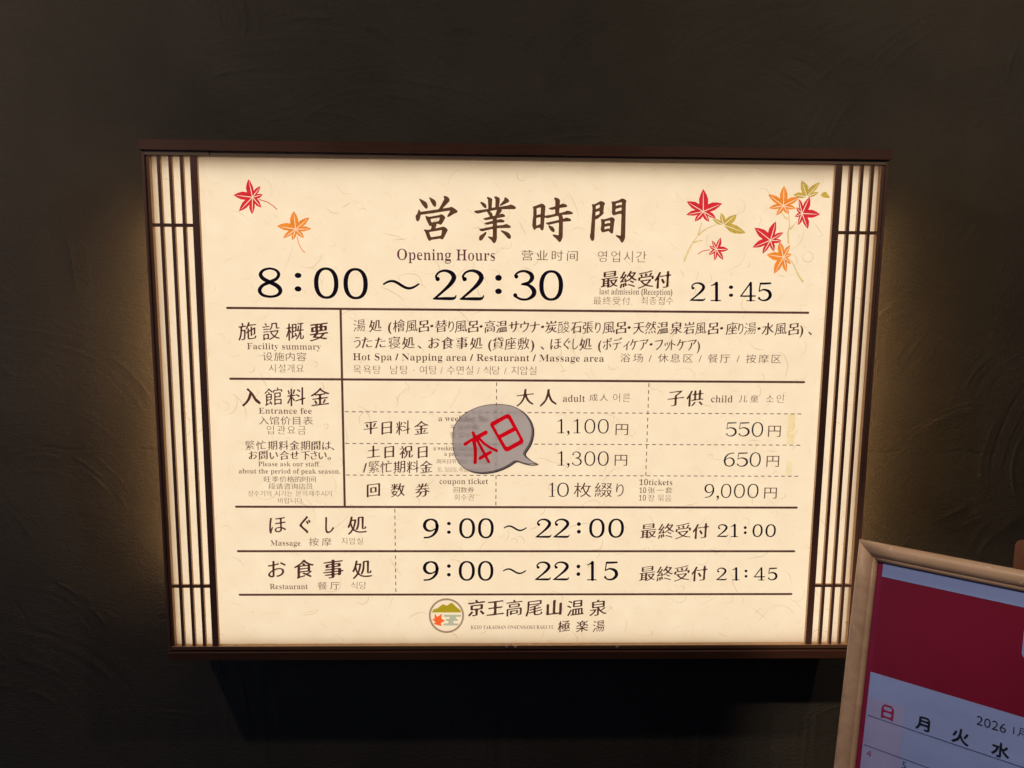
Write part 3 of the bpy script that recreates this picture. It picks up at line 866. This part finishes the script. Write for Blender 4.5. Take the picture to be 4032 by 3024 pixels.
# emblem and name at the foot
kanji('京王高尾山温泉', [1876.7, 1950, 2025, 2102.5, 2181.9, 2266, 2354.8], 2393.2, 64, 'bold', 'printed_emblem_text', mat=INK_BRUSH)
line('KEIO TAKAOSAN ONSEN/GOKURAKUYU', 1854.3, 2181.9, 2463, 2476, name='printed_emblem_text')
kanji('極楽湯', [2220.5, 2291.7, 2357.6], 2465.3, 46, 'heavy', 'printed_emblem_text')
t = np.linspace(0, 2 * math.pi, 48, endpoint=False)
trace('printed_emblem', [np.stack([388 + 171 * np.cos(t), 256 + 168 * np.sin(t)], 1), np.stack([388 + 152 * np.cos(t), 256 + 149 * np.sin(t)], 1)], 1600, 2320, .4069, INK_RING, smooth=0)
trace('printed_emblem', [[(247, 225), (262, 195), (300, 185), (345, 150), (362, 145), (390, 160), (430, 133), (445, 133), (480, 168), (525, 205), (530, 225)]], 1600, 2320, .4069, INK_HILL, smooth=0)
trace('printed_emblem', [[(276, 233), (299, 268), (345, 237), (338, 283), (375, 307), (335, 326), (341, 358), (300, 346), (262, 336), (284, 320), (247, 290), (272, 288)]], 1600, 2320, .4069, INK_LEAF, smooth=0)
trace('printed_emblem', [[(362, 247), (528, 247), (532, 266), (480, 267), (480, 287), (498, 289), (498, 306), (455, 307), (455, 330), (503, 332), (503, 351), (360, 351), (362, 332), (408, 330), (408, 307), (384, 306), (384, 289), (420, 287), (420, 267), (362, 266)]], 1600, 2320, .4069, INK_WATER, smooth=1)

# rules of the table
def rule_loops(u0, v0, u1, v1, t, rnd=True):
    d = np.array([u1 - u0, v1 - v0]); L = np.hypot(*d); d /= L; n = np.array([-d[1], d[0]]) * t / 2
    a, b = np.array([u0, v0]), np.array([u1, v1])
    if not rnd:
        return np.array([a + n, b + n, b - n, a - n])
    pts = []
    for k in range(7):
        q = math.pi / 2 - math.pi * k / 6
        pts.append(b + n * math.sin(q) + d * (t / 2) * math.cos(q))
    for k in range(7):
        q = -math.pi / 2 + math.pi * k / 6
        pts.append(a + n * math.sin(q) - d * (t / 2) * math.cos(q))
    return np.array(pts)
HR = {}
for k, (xa, xb, ya, yb) in enumerate(((895, 3182, 1214, 1230), (907, 3166, 1493, 1503), (930, 3137, 1995, 1999), (937, 3127, 2171, 2170), (944, 3116, 2342, 2339))):
    (ua, va), (ub, vb) = uv(xa, ya, KI), uv(xb, yb, KI)
    v = (va + vb) / 2
    HR[k] = v
    fill('printed_rule', [rule_loops(ua, v, ub, v, 0.0046)], INK_RULE, panel, KI)
uc = uv(1347, 1500, KI)[0]
fill('printed_rule', [rule_loops(uc, HR[0] + 0.0023, uc, HR[1] - 0.0023, 0.0046, False), rule_loops(uc, HR[1] + 0.0023, uc, HR[2] - 0.0023, 0.0046, False)], INK_RULE, panel, KI)
def dashed(ua, va, ub, vb, skip=None):
    L = math.hypot(ub - ua, vb - va); n = int(L / 0.0142)
    ls = []
    for i in range(n + 1):
        a, b = i / (n + 0.55), min(1, (i + 0.55) / (n + 0.55))
        ls.append(rule_loops(ua + (ub - ua) * a, va + (vb - va) * a, ua + (ub - ua) * b, va + (vb - va) * b, 0.0017, False))
    fill('printed_dashed_rule', ls, INK_RULE, panel, KI)
for xb, yl, yr in ((3155.5, 1621.5, 1629.6), (3150, 1745.8, 1753), (3143, 1869.7, 1876)):
    v = (uv(1357, yl, KI)[1] + uv(xb, yr, KI)[1]) / 2
    dashed(uc + 0.004, v, uv(xb, yr, KI)[0], v)
ud = uv(1954, 1740, KI)[0]; dashed(ud, HR[1] + 0.004, ud, HR[2] - 0.004)
ud = uv(2549, 1690, KI)[0]; dashed(ud, HR[1] + 0.004, ud, uv(2544, 1873, KI)[1])
ud = uv(1556.4, 2150, KI)[0]; dashed(ud, HR[2] + 0.004, ud, HR[4] - 0.006)

# maple leaves
def leaf(ox, oy, s, c, tips, ink, closed=True, nr=0.40, stem=None):
    c = np.array(c, float); tips = [np.array(p, float) for p in tips]
    n = len(tips)
    loops = []
    def notch(a, b):
        m = (a - c) / np.hypot(*(a - c)) + (b - c) / np.hypot(*(b - c))
        k = np.hypot(*m)
        r = nr * (np.hypot(*(a - c)) + np.hypot(*(b - c))) / 2
        ang = math.acos(max(-1, min(1, float(np.dot(a - c, b - c) / np.hypot(*(a - c)) / np.hypot(*(b - c))))))
        r *= 1.12 if ang < 0.75 else 1.0
        return c + m / max(k, 1e-3) * r
    for i, tp in enumerate(tips):
        d = tp - c; L = np.hypot(*d); d /= L; nrm = np.array([-d[1], d[0]])
        for sd in (-1, 1):
            j = (i + sd) % n
            edge = (not closed) and ((i == 0 and sd == -1) or (i == n - 1 and sd == 1))
            nt_ = (c + d * 0.35 * L + nrm * sd * 0.17 * L) if edge else notch(tp, tips[j])
            g = 3.0
            st = c + nrm * sd * g * 1.2 + d * 4
            q = nt_ - c
            along = float(np.dot(q, d)); side = float(np.dot(q, nrm)) * sd
            b1 = c + d * (along + (L - along) * 0.35) + nrm * sd * max(side, 0.10 * L) * 1.02
            b2 = c + d * (along + (L - along) * 0.70) + nrm * sd * max(side, 0.10 * L) * 0.60
            loops.append([tuple(p) for p in (st, nt_ - (nt_ - c) / np.hypot(*(nt_ - c)) * 0, b1, b2, tp, c + d * 0.86 * L, c + d * 0.84 * L + nrm * sd * 1.1, c + d * 0.5 * L + nrm * sd * g)])
    cv = [np.array([uv(ox + x * s, oy + y * s, KI) for x, y in l]) for l in loops]
    # every lobe half is its own closed sheet, so the pale veins stay free of ink
    me_obj = None
    verts, faces = [], []
    for l in cv:
        b = len(verts)
        verts += [W(u, v, KI) for u, v in l]
        faces.append(tuple(range(b, b + len(l))))
    if stem:
        P = [np.array(uv(ox + x * s, oy + y * s, KI)) for x, y in stem]
        for a, b_ in zip(P, P[1:]):
            q = rule_loops(*a, *b_, 0.0016, False); b = len(verts)
            verts += [W(u, v, KI) for u, v in q]; faces.append((b, b + 1, b + 2, b + 3))
    me = bpy.data.meshes.new('printed_maple_leaf')
    me.from_pydata(verts, [], faces)
    o = add('printed_maple_leaf', me, ink, panel)
    return o
A = (500, 500, .4521); B = (2550, 600, .4521)
leaf(*A, (1093, 612), [(1058, 453), (1163, 515), (1183, 588), (1170, 702), (1090, 760), (975, 735), (928, 592)], INK_RED, stem=[(1150, 630), (1225, 655), (1275, 688), (1308, 720)])
leaf(*A, (1468, 890), [(1452, 731), (1590, 788), (1604, 888), (1541, 967), (1440, 987), (1361, 970), (1305, 863)], INK_ORANGE, stem=[(1482, 955), (1497, 1020), (1520, 1065), (1550, 1096)])
# pale branches first, then the leaves beside them
def branch(paths, tips_w=0.0022):
    ls = []
    verts, faces = [], []
    for pth in paths:
        P = [np.array(uv(B[0] + x * B[2], B[1] + y * B[2], KI)) for x, y in pth]
        n = len(P)
        w_ = [0.0016 + 0.0022 * i / (n - 1) for i in range(n)]
        L_, R_ = [], []
        for i in range(n):
            d = P[min(i + 1, n - 1)] - P[max(i - 1, 0)]; d /= np.hypot(*d); q = np.array([-d[1], d[0]]) * w_[i] / 2
            L_.append(P[i] + q); R_.append(P[i] - q)
        b = len(verts)
        verts += [W(u, v, KI) for u, v in L_ + R_]
        for i in range(n - 1):
            faces.append((b + i, b + i + 1, b + n + i + 1, b + n + i))
    me = bpy.data.meshes.new('printed_branch'); me.from_pydata(verts, [], faces)
    add('printed_branch', me, INK_TAN, panel)
branch([[(472, 608), (455, 670), (440, 720)], [(600, 628), (520, 660), (475, 690), (445, 722)], [(442, 722), (400, 775), (360, 845), (318, 950)], [(480, 766), (430, 775), (400, 785)]])
branch([[(1226, 540), (1235, 600), (1236, 650), (1222, 700), (1226, 795)], [(1298, 604), (1262, 648), (1240, 672)], [(1172, 530), (1190, 560), (1218, 582)]])
branch([[(1248, 935), (1280, 1000), (1315, 1075), (1355, 1130)]])
leaf(*B, (485, 515), [(485, 318), (650, 445), (594, 577), (535, 605), (411, 602), (336, 544), (340, 428)], INK_RED)
leaf(*B, (660, 632), [(565, 578), (640, 527), (775, 541), (855, 702)], INK_OLIVE, closed=False)
leaf(*B, (597, 845), [(636, 740), (705, 846), (659, 937), (583, 942), (532, 894), (537, 815), (561, 768)], INK_RED, stem=[(545, 848), (490, 856), (460, 870), (440, 888)])
leaf(*B, (1183, 465), [(1188, 289), (1320, 393), (1292, 492), (1231, 537), (1121, 549), (1056, 487), (1049, 366)], INK_ORANGE)
leaf(*B, (1388, 385), [(1268, 370), (1341, 242), (1502, 259), (1488, 348)], INK_OLIVE, closed=False)
leaf(*B, (1345, 532), [(1412, 386), (1502, 540), (1396, 667), (1309, 634), (1282, 561), (1294, 480), (1317, 404)], INK_RED)
leaf(*B, (1070, 765), [(1117, 601), (1184, 697), (1168, 772), (1100, 862), (1002, 884), (914, 829), (932, 656)], INK_RED)
leaf(*B, (1183, 912), [(1150, 776), (1241, 806), (1254, 885), (1251, 969), (1210, 1042), (1102, 1057), (1037, 891)], INK_ORANGE)
trace('printed_leaf_bud', [[(1505, 370), (1530, 347), (1555, 343), (1565, 360), (1592, 395), (1555, 397), (1525, 390)]], *B, INK_OLIVE)

# fibres in the paper
def fibres(n, ink, wmin, wmax, lmin, lmax):
    verts, faces = [], []
    for k in range(n):
        x, y = random.uniform(-0.66, 0.752), random.uniform(-0.252, 0.735)
        a = random.gauss(0, 0.9); L = random.uniform(lmin, lmax) * random.uniform(0.4, 1)
        m = random.randint(6, 10); cur = random.gauss(0, 0.28); wd = random.uniform(wmin, wmax)
        b = len(verts)
        for i in range(m + 1):
            q = wd * (0.35 + 0.65 * math.sin(math.pi * i / m)) * random.uniform(0.7, 1.2) / 2
            verts += [W(x - math.sin(a) * q, y + math.cos(a) * q, KF), W(x + math.sin(a) * q, y - math.cos(a) * q, KF)]
            a += cur + random.gauss(0, 0.16)
            x += math.cos(a) * L / m; y += math.sin(a) * L / m
        for i in range(m):
            faces.append((b + 2 * i, b + 2 * i + 1, b + 2 * i + 3, b + 2 * i + 2))
        if not all(-0.664 < verts[i].x < 0.756 and -0.258 < ZC - verts[i].z < 0.743 for i in range(b, len(verts))):
            del verts[b:]; del faces[-m:]
    me = bpy.data.meshes.new('paper_fibres'); me.from_pydata(verts, [], faces)
    o = add('paper_fibres', me, ink, panel)
    o['kind'] = 'stuff'
fibres(290, INK_FIBRE, 0.0008, 0.0019, 0.02, 0.075)
fibres(900, INK_FIBRE2, 0.0008, 0.0024, 0.008, 0.035)

# strips of old tape beside the child prices
def tape(px0, px1, py0, py1, mat, label):
    u0, v0 = uv((px0 + px1) / 2 - (px1 - px0) / 2, (py0 + py1) / 2, KI)
    u1 = uv(px1, (py0 + py1) / 2, KI)[0]
    va, vb = uv(px0, py0, KI)[1], uv(px0, py1, KI)[1]
    o = add('tape_strip', box_mesh(u0, u1, PW - 0.0010, PW - 0.0008, ZC - vb, ZC - va, 0, 'tape_strip'), mat)
    tag(o, label, 'tape')
tape(3100, 3130, 1628, 1748, INK_TAPE, 'darker yellowed strip of tape right of the 550 yen child price')
tape(3095, 3119, 1816, 1875, INK_TAPE2, 'faint pale strip of tape right of the 650 yen child price')

# ------------------------------------------------------------------ sticker: speech balloon
SB = (1650, 1620, .31646)
SW = PW - 0.0040
sticker = empty('speech_balloon_sticker', W(*uv(1960, 1740, SW), SW))
bpy.context.view_layer.update()
tag(sticker, 'grey speech balloon sticker with red characters stuck over the fee table', 'sticker')
out5 = [(967, 1050), (975, 980), (1000, 925), (1040, 880), (1100, 838), (1180, 804), (1260, 788), (1340, 785), (1430, 795), (1500, 825), (1560, 870), (1600, 930), (1618, 990), (1615, 1050), (1597, 1110), (1568, 1155), (1547, 1186), (1562, 1208), (1600, 1238), (1655, 1265), (1640, 1272), (1590, 1276), (1535, 1264), (1480, 1243), (1430, 1280), (1370, 1310), (1300, 1333), (1220, 1343), (1140, 1335), (1070, 1305), (1020, 1260), (985, 1200), (970, 1130)]
outer = np.array([uv(1300 + x * .4973, 1200 + y * .4973, SW) for x, y in out5])
outer = chaikin(chaikin(outer))
def dir_off(loop, base, extra):
    def fn(n):
        return -(base + extra * np.clip(n[:, 0] * 0.85 + n[:, 1] * 0.53, 0, 1) ** 0.7)
    return offset([loop], 0, 0, fn=fn)[0]
l1 = dir_off(outer, 0.0011, 0.0014)
l2 = dir_off(l1, 0.0001, 0.0040)
RI = [[(903, 130), (1085, 35), (1125, 35), (1145, 60), (1300, 355), (1300, 385), (1280, 405), (1110, 498), (1085, 498), (1060, 485), (885, 175), (885, 150)],
      [(932, 178), (1088, 88), (1108, 92), (1168, 198), (1000, 290), (988, 285)],
      [(1022, 333), (1200, 243), (1252, 345), (1248, 362), (1105, 440), (1085, 438)],
      [(650, 258), (668, 244), (688, 255), (708, 300), (822, 238), (848, 238), (857, 262), (846, 282), (765, 328), (825, 390), (890, 435), (975, 472), (987, 492), (975, 508), (950, 502), (880, 468), (800, 415), (742, 354), (828, 516), (878, 490), (900, 492), (912, 508), (903, 524), (848, 558), (885, 625), (882, 640), (862, 642), (850, 630), (815, 572), (765, 605), (742, 602), (735, 582), (748, 565), (798, 535), (708, 368), (722, 470), (722, 560), (718, 645), (702, 658), (685, 655), (677, 640), (680, 540), (675, 450), (660, 372), (585, 425), (562, 430), (548, 412), (555, 392), (672, 322)]]
red = [chaikin(subdivide([np.array([uv(SB[0] + x * SB[2], SB[1] + y * SB[2], SW) for x, y in l])], 0.0035)[0]) for l in RI]
def sticker_mat(name, trans, body):
    m, nt, out = mat_new(name)
    t = nt.nodes.new('ShaderNodeBsdfTransparent'); t.inputs[0].default_value = (*trans, 1)
    b = nt.nodes.new('ShaderNodeBsdfTranslucent'); b.inputs[0].default_value = (*body, 1)
    a = nt.nodes.new('ShaderNodeAddShader')
    link(nt, t.outputs[0], a.inputs[0]); link(nt, b.outputs[0], a.inputs[1]); link(nt, a.outputs[0], out.inputs[0])
    return m
ST_GREY = sticker_mat('grey_sticker_vinyl', (0.06, 0.06, 0.085), (0.355, 0.36, 0.46))
ST_BAND = sticker_mat('dark_grey_sticker_edge', (0.03, 0.03, 0.03), (0.10, 0.10, 0.13))
ST_RED = sticker_mat('red_sticker_ink', (0.09, 0.001, 0.004), (0.52, 0.002, 0.016))
ST_DARK = film('sticker_outline_ink', (0.03, 0.018, 0.05))
margin = dir_off(outer, -0.0026, 0)
fill('clear_margin', [margin, outer], film('clear_vinyl_margin', (0.955, 0.95, 0.95)), sticker, SW)
fill('outline', [outer, l1], ST_DARK, sticker, SW)
fill('shaded_edge', [l1, l2], ST_BAND, sticker, SW)
fill('balloon_face', [l2] + red, ST_GREY, sticker, SW)
fill('lettering', [red[0], red[1], red[2]], ST_RED, sticker, SW)
fill('lettering', [red[3]], ST_RED, sticker, SW)

# ------------------------------------------------------------------ calendar stand, lower right
def nrm(a):
    a = np.array(a, float); return a / np.linalg.norm(a)
wv = nrm((3346, 293, -2800)); upv = np.array((0.150, -0.985, 0.075)); upv = nrm(upv - wv * np.dot(upv, wv))
nv = np.cross(wv, upv)                      # out of the board (checked below)
if nv[2] > 0: nv = -nv                      # towards the camera
Z0 = 1.16
P0 = np.array([(3379 - 2016) / F, (2123 - 1512) / F, 1.0]) * Z0
def cam2world(p):
    q = RC.T @ p
    return Vector((q[0], -DIST + q[2], ZC - q[1]))
def camdir(p):
    q = RC.T @ p
    return Vector((q[0], q[2], -q[1]))
BX, BY, BZ = camdir(wv), camdir(upv), camdir(nv)
BO = cam2world(P0)
MB = Matrix(((BX.x, BY.x, BZ.x, BO.x), (BX.y, BY.y, BZ.y, BO.y), (BX.z, BY.z, BZ.z, BO.z), (0, 0, 0, 1)))
def ab(px, py, depth=0.0):
    """pixel -> (a right, b down) on the stand's plane shifted back by depth"""
    r = np.array([(px - 2016) / F, (py - 1512) / F, 1.0])
    o = P0 - nv * depth
    k = np.dot(o, nv) / np.dot(r, nv)
    q = r * k - o
    return float(np.dot(q, wv)), float(-np.dot(q, upv))
def zb(x, y, depth=0.0):
    return ab(3200 + x * .5872, 2050 + y * .5872, depth)
BWID, BHGT = 0.46, 0.62
FWD = 0.030
TAN = wood('pale_varnished_wood', (0.32, 0.205, 0.14), (0.48, 0.335, 0.235), 'x', 0.42, 0.8, scuff=True)
TANZ = wood('pale_varnished_wood_upright', (0.32, 0.205, 0.14), (0.48, 0.335, 0.235), 'z', 0.42, 0.8, scuff=True)
stand = empty('calendar_stand', MB @ Vector((BWID / 2, -BHGT, 0)))
bpy.context.view_layer.update()
tag(stand, 'tilted pale wood framed calendar board standing in front of the lit sign', 'notice board')
# half-round moulding with mitred corners; profile (inset from outer edge, height)
PROF = [(0.0, -0.020), (0.0, -0.008), (0.0015, -0.003), (0.005, 0.0), (0.010, 0.0012), (0.016, 0.0008), (0.0205, -0.0012), (0.0228, -0.0042), (0.0236, -0.0052), (0.0246, -0.0048), (0.0262, -0.0052), (0.0282, -0.0062), (0.0296, -0.0085), (0.030, -0.013), (0.030, -0.020)]
def moulding(side, mat):
    bm = bmesh.new()
    rings = []
    N = 10
    for k in range(N + 1):
        t = k / N
        ring = []
        for i, h in PROF:
            if side == 'top': a, b = i + (BWID - 2 * i) * t, i
            elif side == 'bottom': a, b = i + (BWID - 2 * i) * t, BHGT - i
            elif side == 'left': a, b = i, i + (BHGT - 2 * i) * t
            else: a, b = BWID - i, i + (BHGT - 2 * i) * t
            ring.append(bm.verts.new((a, -b, h)))
        rings.append(ring)
    for p, q in zip(rings, rings[1:]):
        for i in range(len(PROF) - 1):
            bm.faces.new((p[i], p[i + 1], q[i + 1], q[i]))
        bm.faces.new((p[-1], p[0], q[0], q[-1]))
    for r in (rings[0], rings[-1]):
        bm.faces.new(r)
    bmesh.ops.recalc_face_normals(bm, faces=bm.faces)
    for f in bm.faces:
        f.smooth = len(f.verts) == 4
    me = bpy.data.meshes.new('frame_moulding'); bm.to_mesh(me); bm.free()
    o = bpy.data.objects.new('frame_moulding', me)
    COL.objects.link(o); me.materials.append(mat)
    o.matrix_world = MB
    o.parent = stand; o.matrix_parent_inverse = stand.matrix_world.inverted()
for s_, m_ in (('top', TAN), ('left', TANZ), ('right', TANZ), ('bottom', TAN)):
    moulding(s_, m_)
def bplate(name, a0, a1, b0, b1, h0, h1, mat, parent=stand):
    o = bpy.data.objects.new(name, box_mesh(a0, a1, -b1, -b0, h0, h1, 0, name))
    o.data.materials.append(mat); COL.objects.link(o)
    o.matrix_world = MB
    o.parent = parent; o.matrix_parent_inverse = parent.matrix_world.inverted()
    return o
RED = plain('dark_red_poster_paper', (0.17, 0.006, 0.030), 0.33, 0.45, 0, 0, 0.12, 6)
CRIM = plain('crimson_backing_paper', (0.19, 0.007, 0.045), 0.4, 0.4, 0, 0, 0.1, 12)
PAPER = plain('pale_blue_calendar_paper', (0.235, 0.315, 0.66), 0.3, 0.5, 0, 0.004, 0.06, 7)
PINK = plain('pale_pink_sunday_column', (0.27, 0.29, 0.57), 0.4, 0.4, 0, 0, 0.06, 30)
CINK = plain('black_calendar_ink', (0.006, 0.008, 0.02), 0.4)
CRED = plain('red_calendar_ink', (0.24, 0.012, 0.07), 0.4)
CLINE = plain('grey_calendar_line', (0.04, 0.055, 0.16), 0.4)
HB = -0.012                                  # height of the poster behind the frame front
backing = bplate('backing_panel', 0.022, BWID - 0.022, 0.022, BHGT - 0.022, -0.018, HB, CRIM)
def MBh(h):
    return MB @ Matrix.Translation((0, 0, h))
def bfill(name, loops, mat, parent, h):
    """loops in (a, b) board coordinates"""
    return fill(name, [np.array(l) for l in loops], mat, parent, 0, M=MBh(h))
def bz(pts, d=-HB):
    return [zb(x, y, d) for x, y in pts]
# poster: dark red field, white top strip, white calendar sheet

tl = zb(465, 372, -HB); tr = zb(1417, 585, -HB)
st_ = zb(465, 300, -HB)
wl = zb(388, 1013, -HB); wr = zb(1417, 1318, -HB)
bl = zb(322, 1640, -HB)
aw = tl[0]; aw2 = (wl[0] + bl[0]) / 2
vt = (tl[1] + tr[1]) / 2; vw = (wl[1] + wr[1]) / 2
rl = zb(430, 700, -HB)[0]
re = BWID - 0.024; be = BHGT - 0.024

poster = bfill('poster', [[(0.0385, 0.0300), (re, 0.0300), (re, be), (0.0385, be)]], RED, stand, HB + 0.0005)
bfill('top_strip', [[(aw, 0.031), (re, 0.031), (re, vt), (aw, vt)]], PAPER, stand, HB + 0.0010)
sheet = bfill('calendar_sheet', [[(aw2, vw), (re, vw), (re, be), (aw2, be)]], PAPER, stand, HB + 0.0010)
INKH = HB + 0.0016
bfill('sunday_column', [[(aw2 + 0.0008, zb(500, 1215, -HB)[1]), (zb(605, 1400, -HB)[0], zb(500, 1215, -HB)[1]), (zb(605, 1400, -HB)[0], be), (aw2 + 0.0008, be)]], PINK, sheet, HB + 0.0013)
def brect(a, b, c, d):
    return [(a, c), (b, c), (b, d), (a, d)]
for (xa, ya), (xb, yb) in (((385, 1308), (1417, 1655)), ((360, 1510), (800, 1659))):
    pa, pb = zb(xa, ya, -HB), zb(xb, yb, -HB)
    b = (pa[1] + pb[1]) / 2
    bfill('printed_line', [brect(aw2 + 0.002, re, b - 0.0005, b + 0.0005)], CLINE, sheet, INKH)
def btext(s_, cx, cy, hpx, mat, grow=0.0, mb=False, name='printed_text', space=1.0):
    a, b = zb(cx, cy, -HB)
    k = abs(zb(cx, cy + hpx / 2, -HB)[1] - zb(cx, cy - hpx / 2, -HB)[1])
    g = offset(text_loops(s_, space), grow, grow)
    if grow > 0:
        g = [chaikin(l) for l in g]
    p = np.concatenate(g); lo, hi = p.min(0), p.max(0); m = (lo + hi) / 2; sc = k / (hi[1] - lo[1])
    bfill(name, [np.stack([a + (l[:, 0] - m[0]) * sc, b - (l[:, 1] - m[1]) * sc], 1) for l in g], mat, sheet, INKH)
btext('日', 503, 1285, 100, CRED, 0.020, name='printed_weekday')
btext('月', 740, 1360, 96, CINK, 0.024, name='printed_weekday')
btext('火', 992, 1446, 104, CINK, 0.024, name='printed_weekday')
btext('水', 1260, 1537, 104, CINK, 0.026, name='printed_weekday')
btext('2026', 1198, 1364, 62, CINK, -0.008, name='printed_year')
btext('1月', 1392, 1418, 62, CINK, -0.008, name='printed_month')
btext('4', 378, 1560, 46, CRED, -0.008, name='printed_date')
btext('5', 613, 1638, 46, CINK, -0.008, name='printed_date')
# the white rounded plate at the right of the red field
rr = []
ra, rb = zb(1408, 720, -HB), zb(1408, 915, -HB)
x0_, y0_, y1_, x1_, q_ = min(ra[0], rb[0]) + 0.0018, ra[1] - 0.004, rb[1] + 0.002, re, 0.008
for cx_, cy_, a_ in ((x0_ + q_, y0_ + q_, 180), (x1_ - q_, y0_ + q_, 270), (x1_ - q_, y1_ - q_, 0), (x0_ + q_, y1_ - q_, 90)):
    for k in range(6):
        t_ = math.radians(a_ + 18 * k)
        rr.append((cx_ + q_ * math.cos(t_), cy_ + q_ * math.sin(t_)))
bfill('white_plate', [rr], PAPER, poster, HB + 0.0010)

# ------------------------------------------------------------------ brown wooden board behind the stand
BRN = wood('reddish_brown_wood', (0.08, 0.03, 0.014), (0.17, 0.065, 0.032), 'z', 0.4, 0.7)
DB = 0.045
c0_ = zb(1343, 300, DB); c1_ = zb(1385, 145, DB)
a0_, b0_ = c0_[0], zb(1417, 128, DB)[1]
rad = 0.011
pts = []
for cx_, cy_, a_ in ((a0_ + rad, b0_ + rad, 180), (a0_ + 0.30 - rad, b0_ + rad, 270)):
    for k in range(9):
        t_ = math.radians(a_ + 90 * k / 8)
        pts.append((cx_ + rad * math.cos(t_), cy_ + rad * math.sin(t_)))
pts += [(a0_ + 0.30, b0_ + 0.66), (a0_, b0_ + 0.66)]
bm = bmesh.new()
vf = [bm.verts.new((a, -b, -DB)) for a, b in pts]
f = bm.faces.new(vf)
ex = bmesh.ops.extrude_face_region(bm, geom=[f])
bmesh.ops.translate(bm, verts=[v for v in ex['geom'] if isinstance(v, bmesh.types.BMVert)], vec=(0, 0, -0.012))
bmesh.ops.recalc_face_normals(bm, faces=bm.faces)
bmesh.ops.bevel(bm, geom=[e for e in bm.edges if e.calc_face_angle(0) > 1.0], offset=0.0015, segments=2, affect='EDGES')
me = bpy.data.meshes.new('wooden_board'); bm.to_mesh(me); bm.free()
o = add('wooden_board', me, BRN); o.matrix_world = MB
tag(o, 'reddish brown wooden board with rounded corner peeking out behind the calendar stand', 'board')
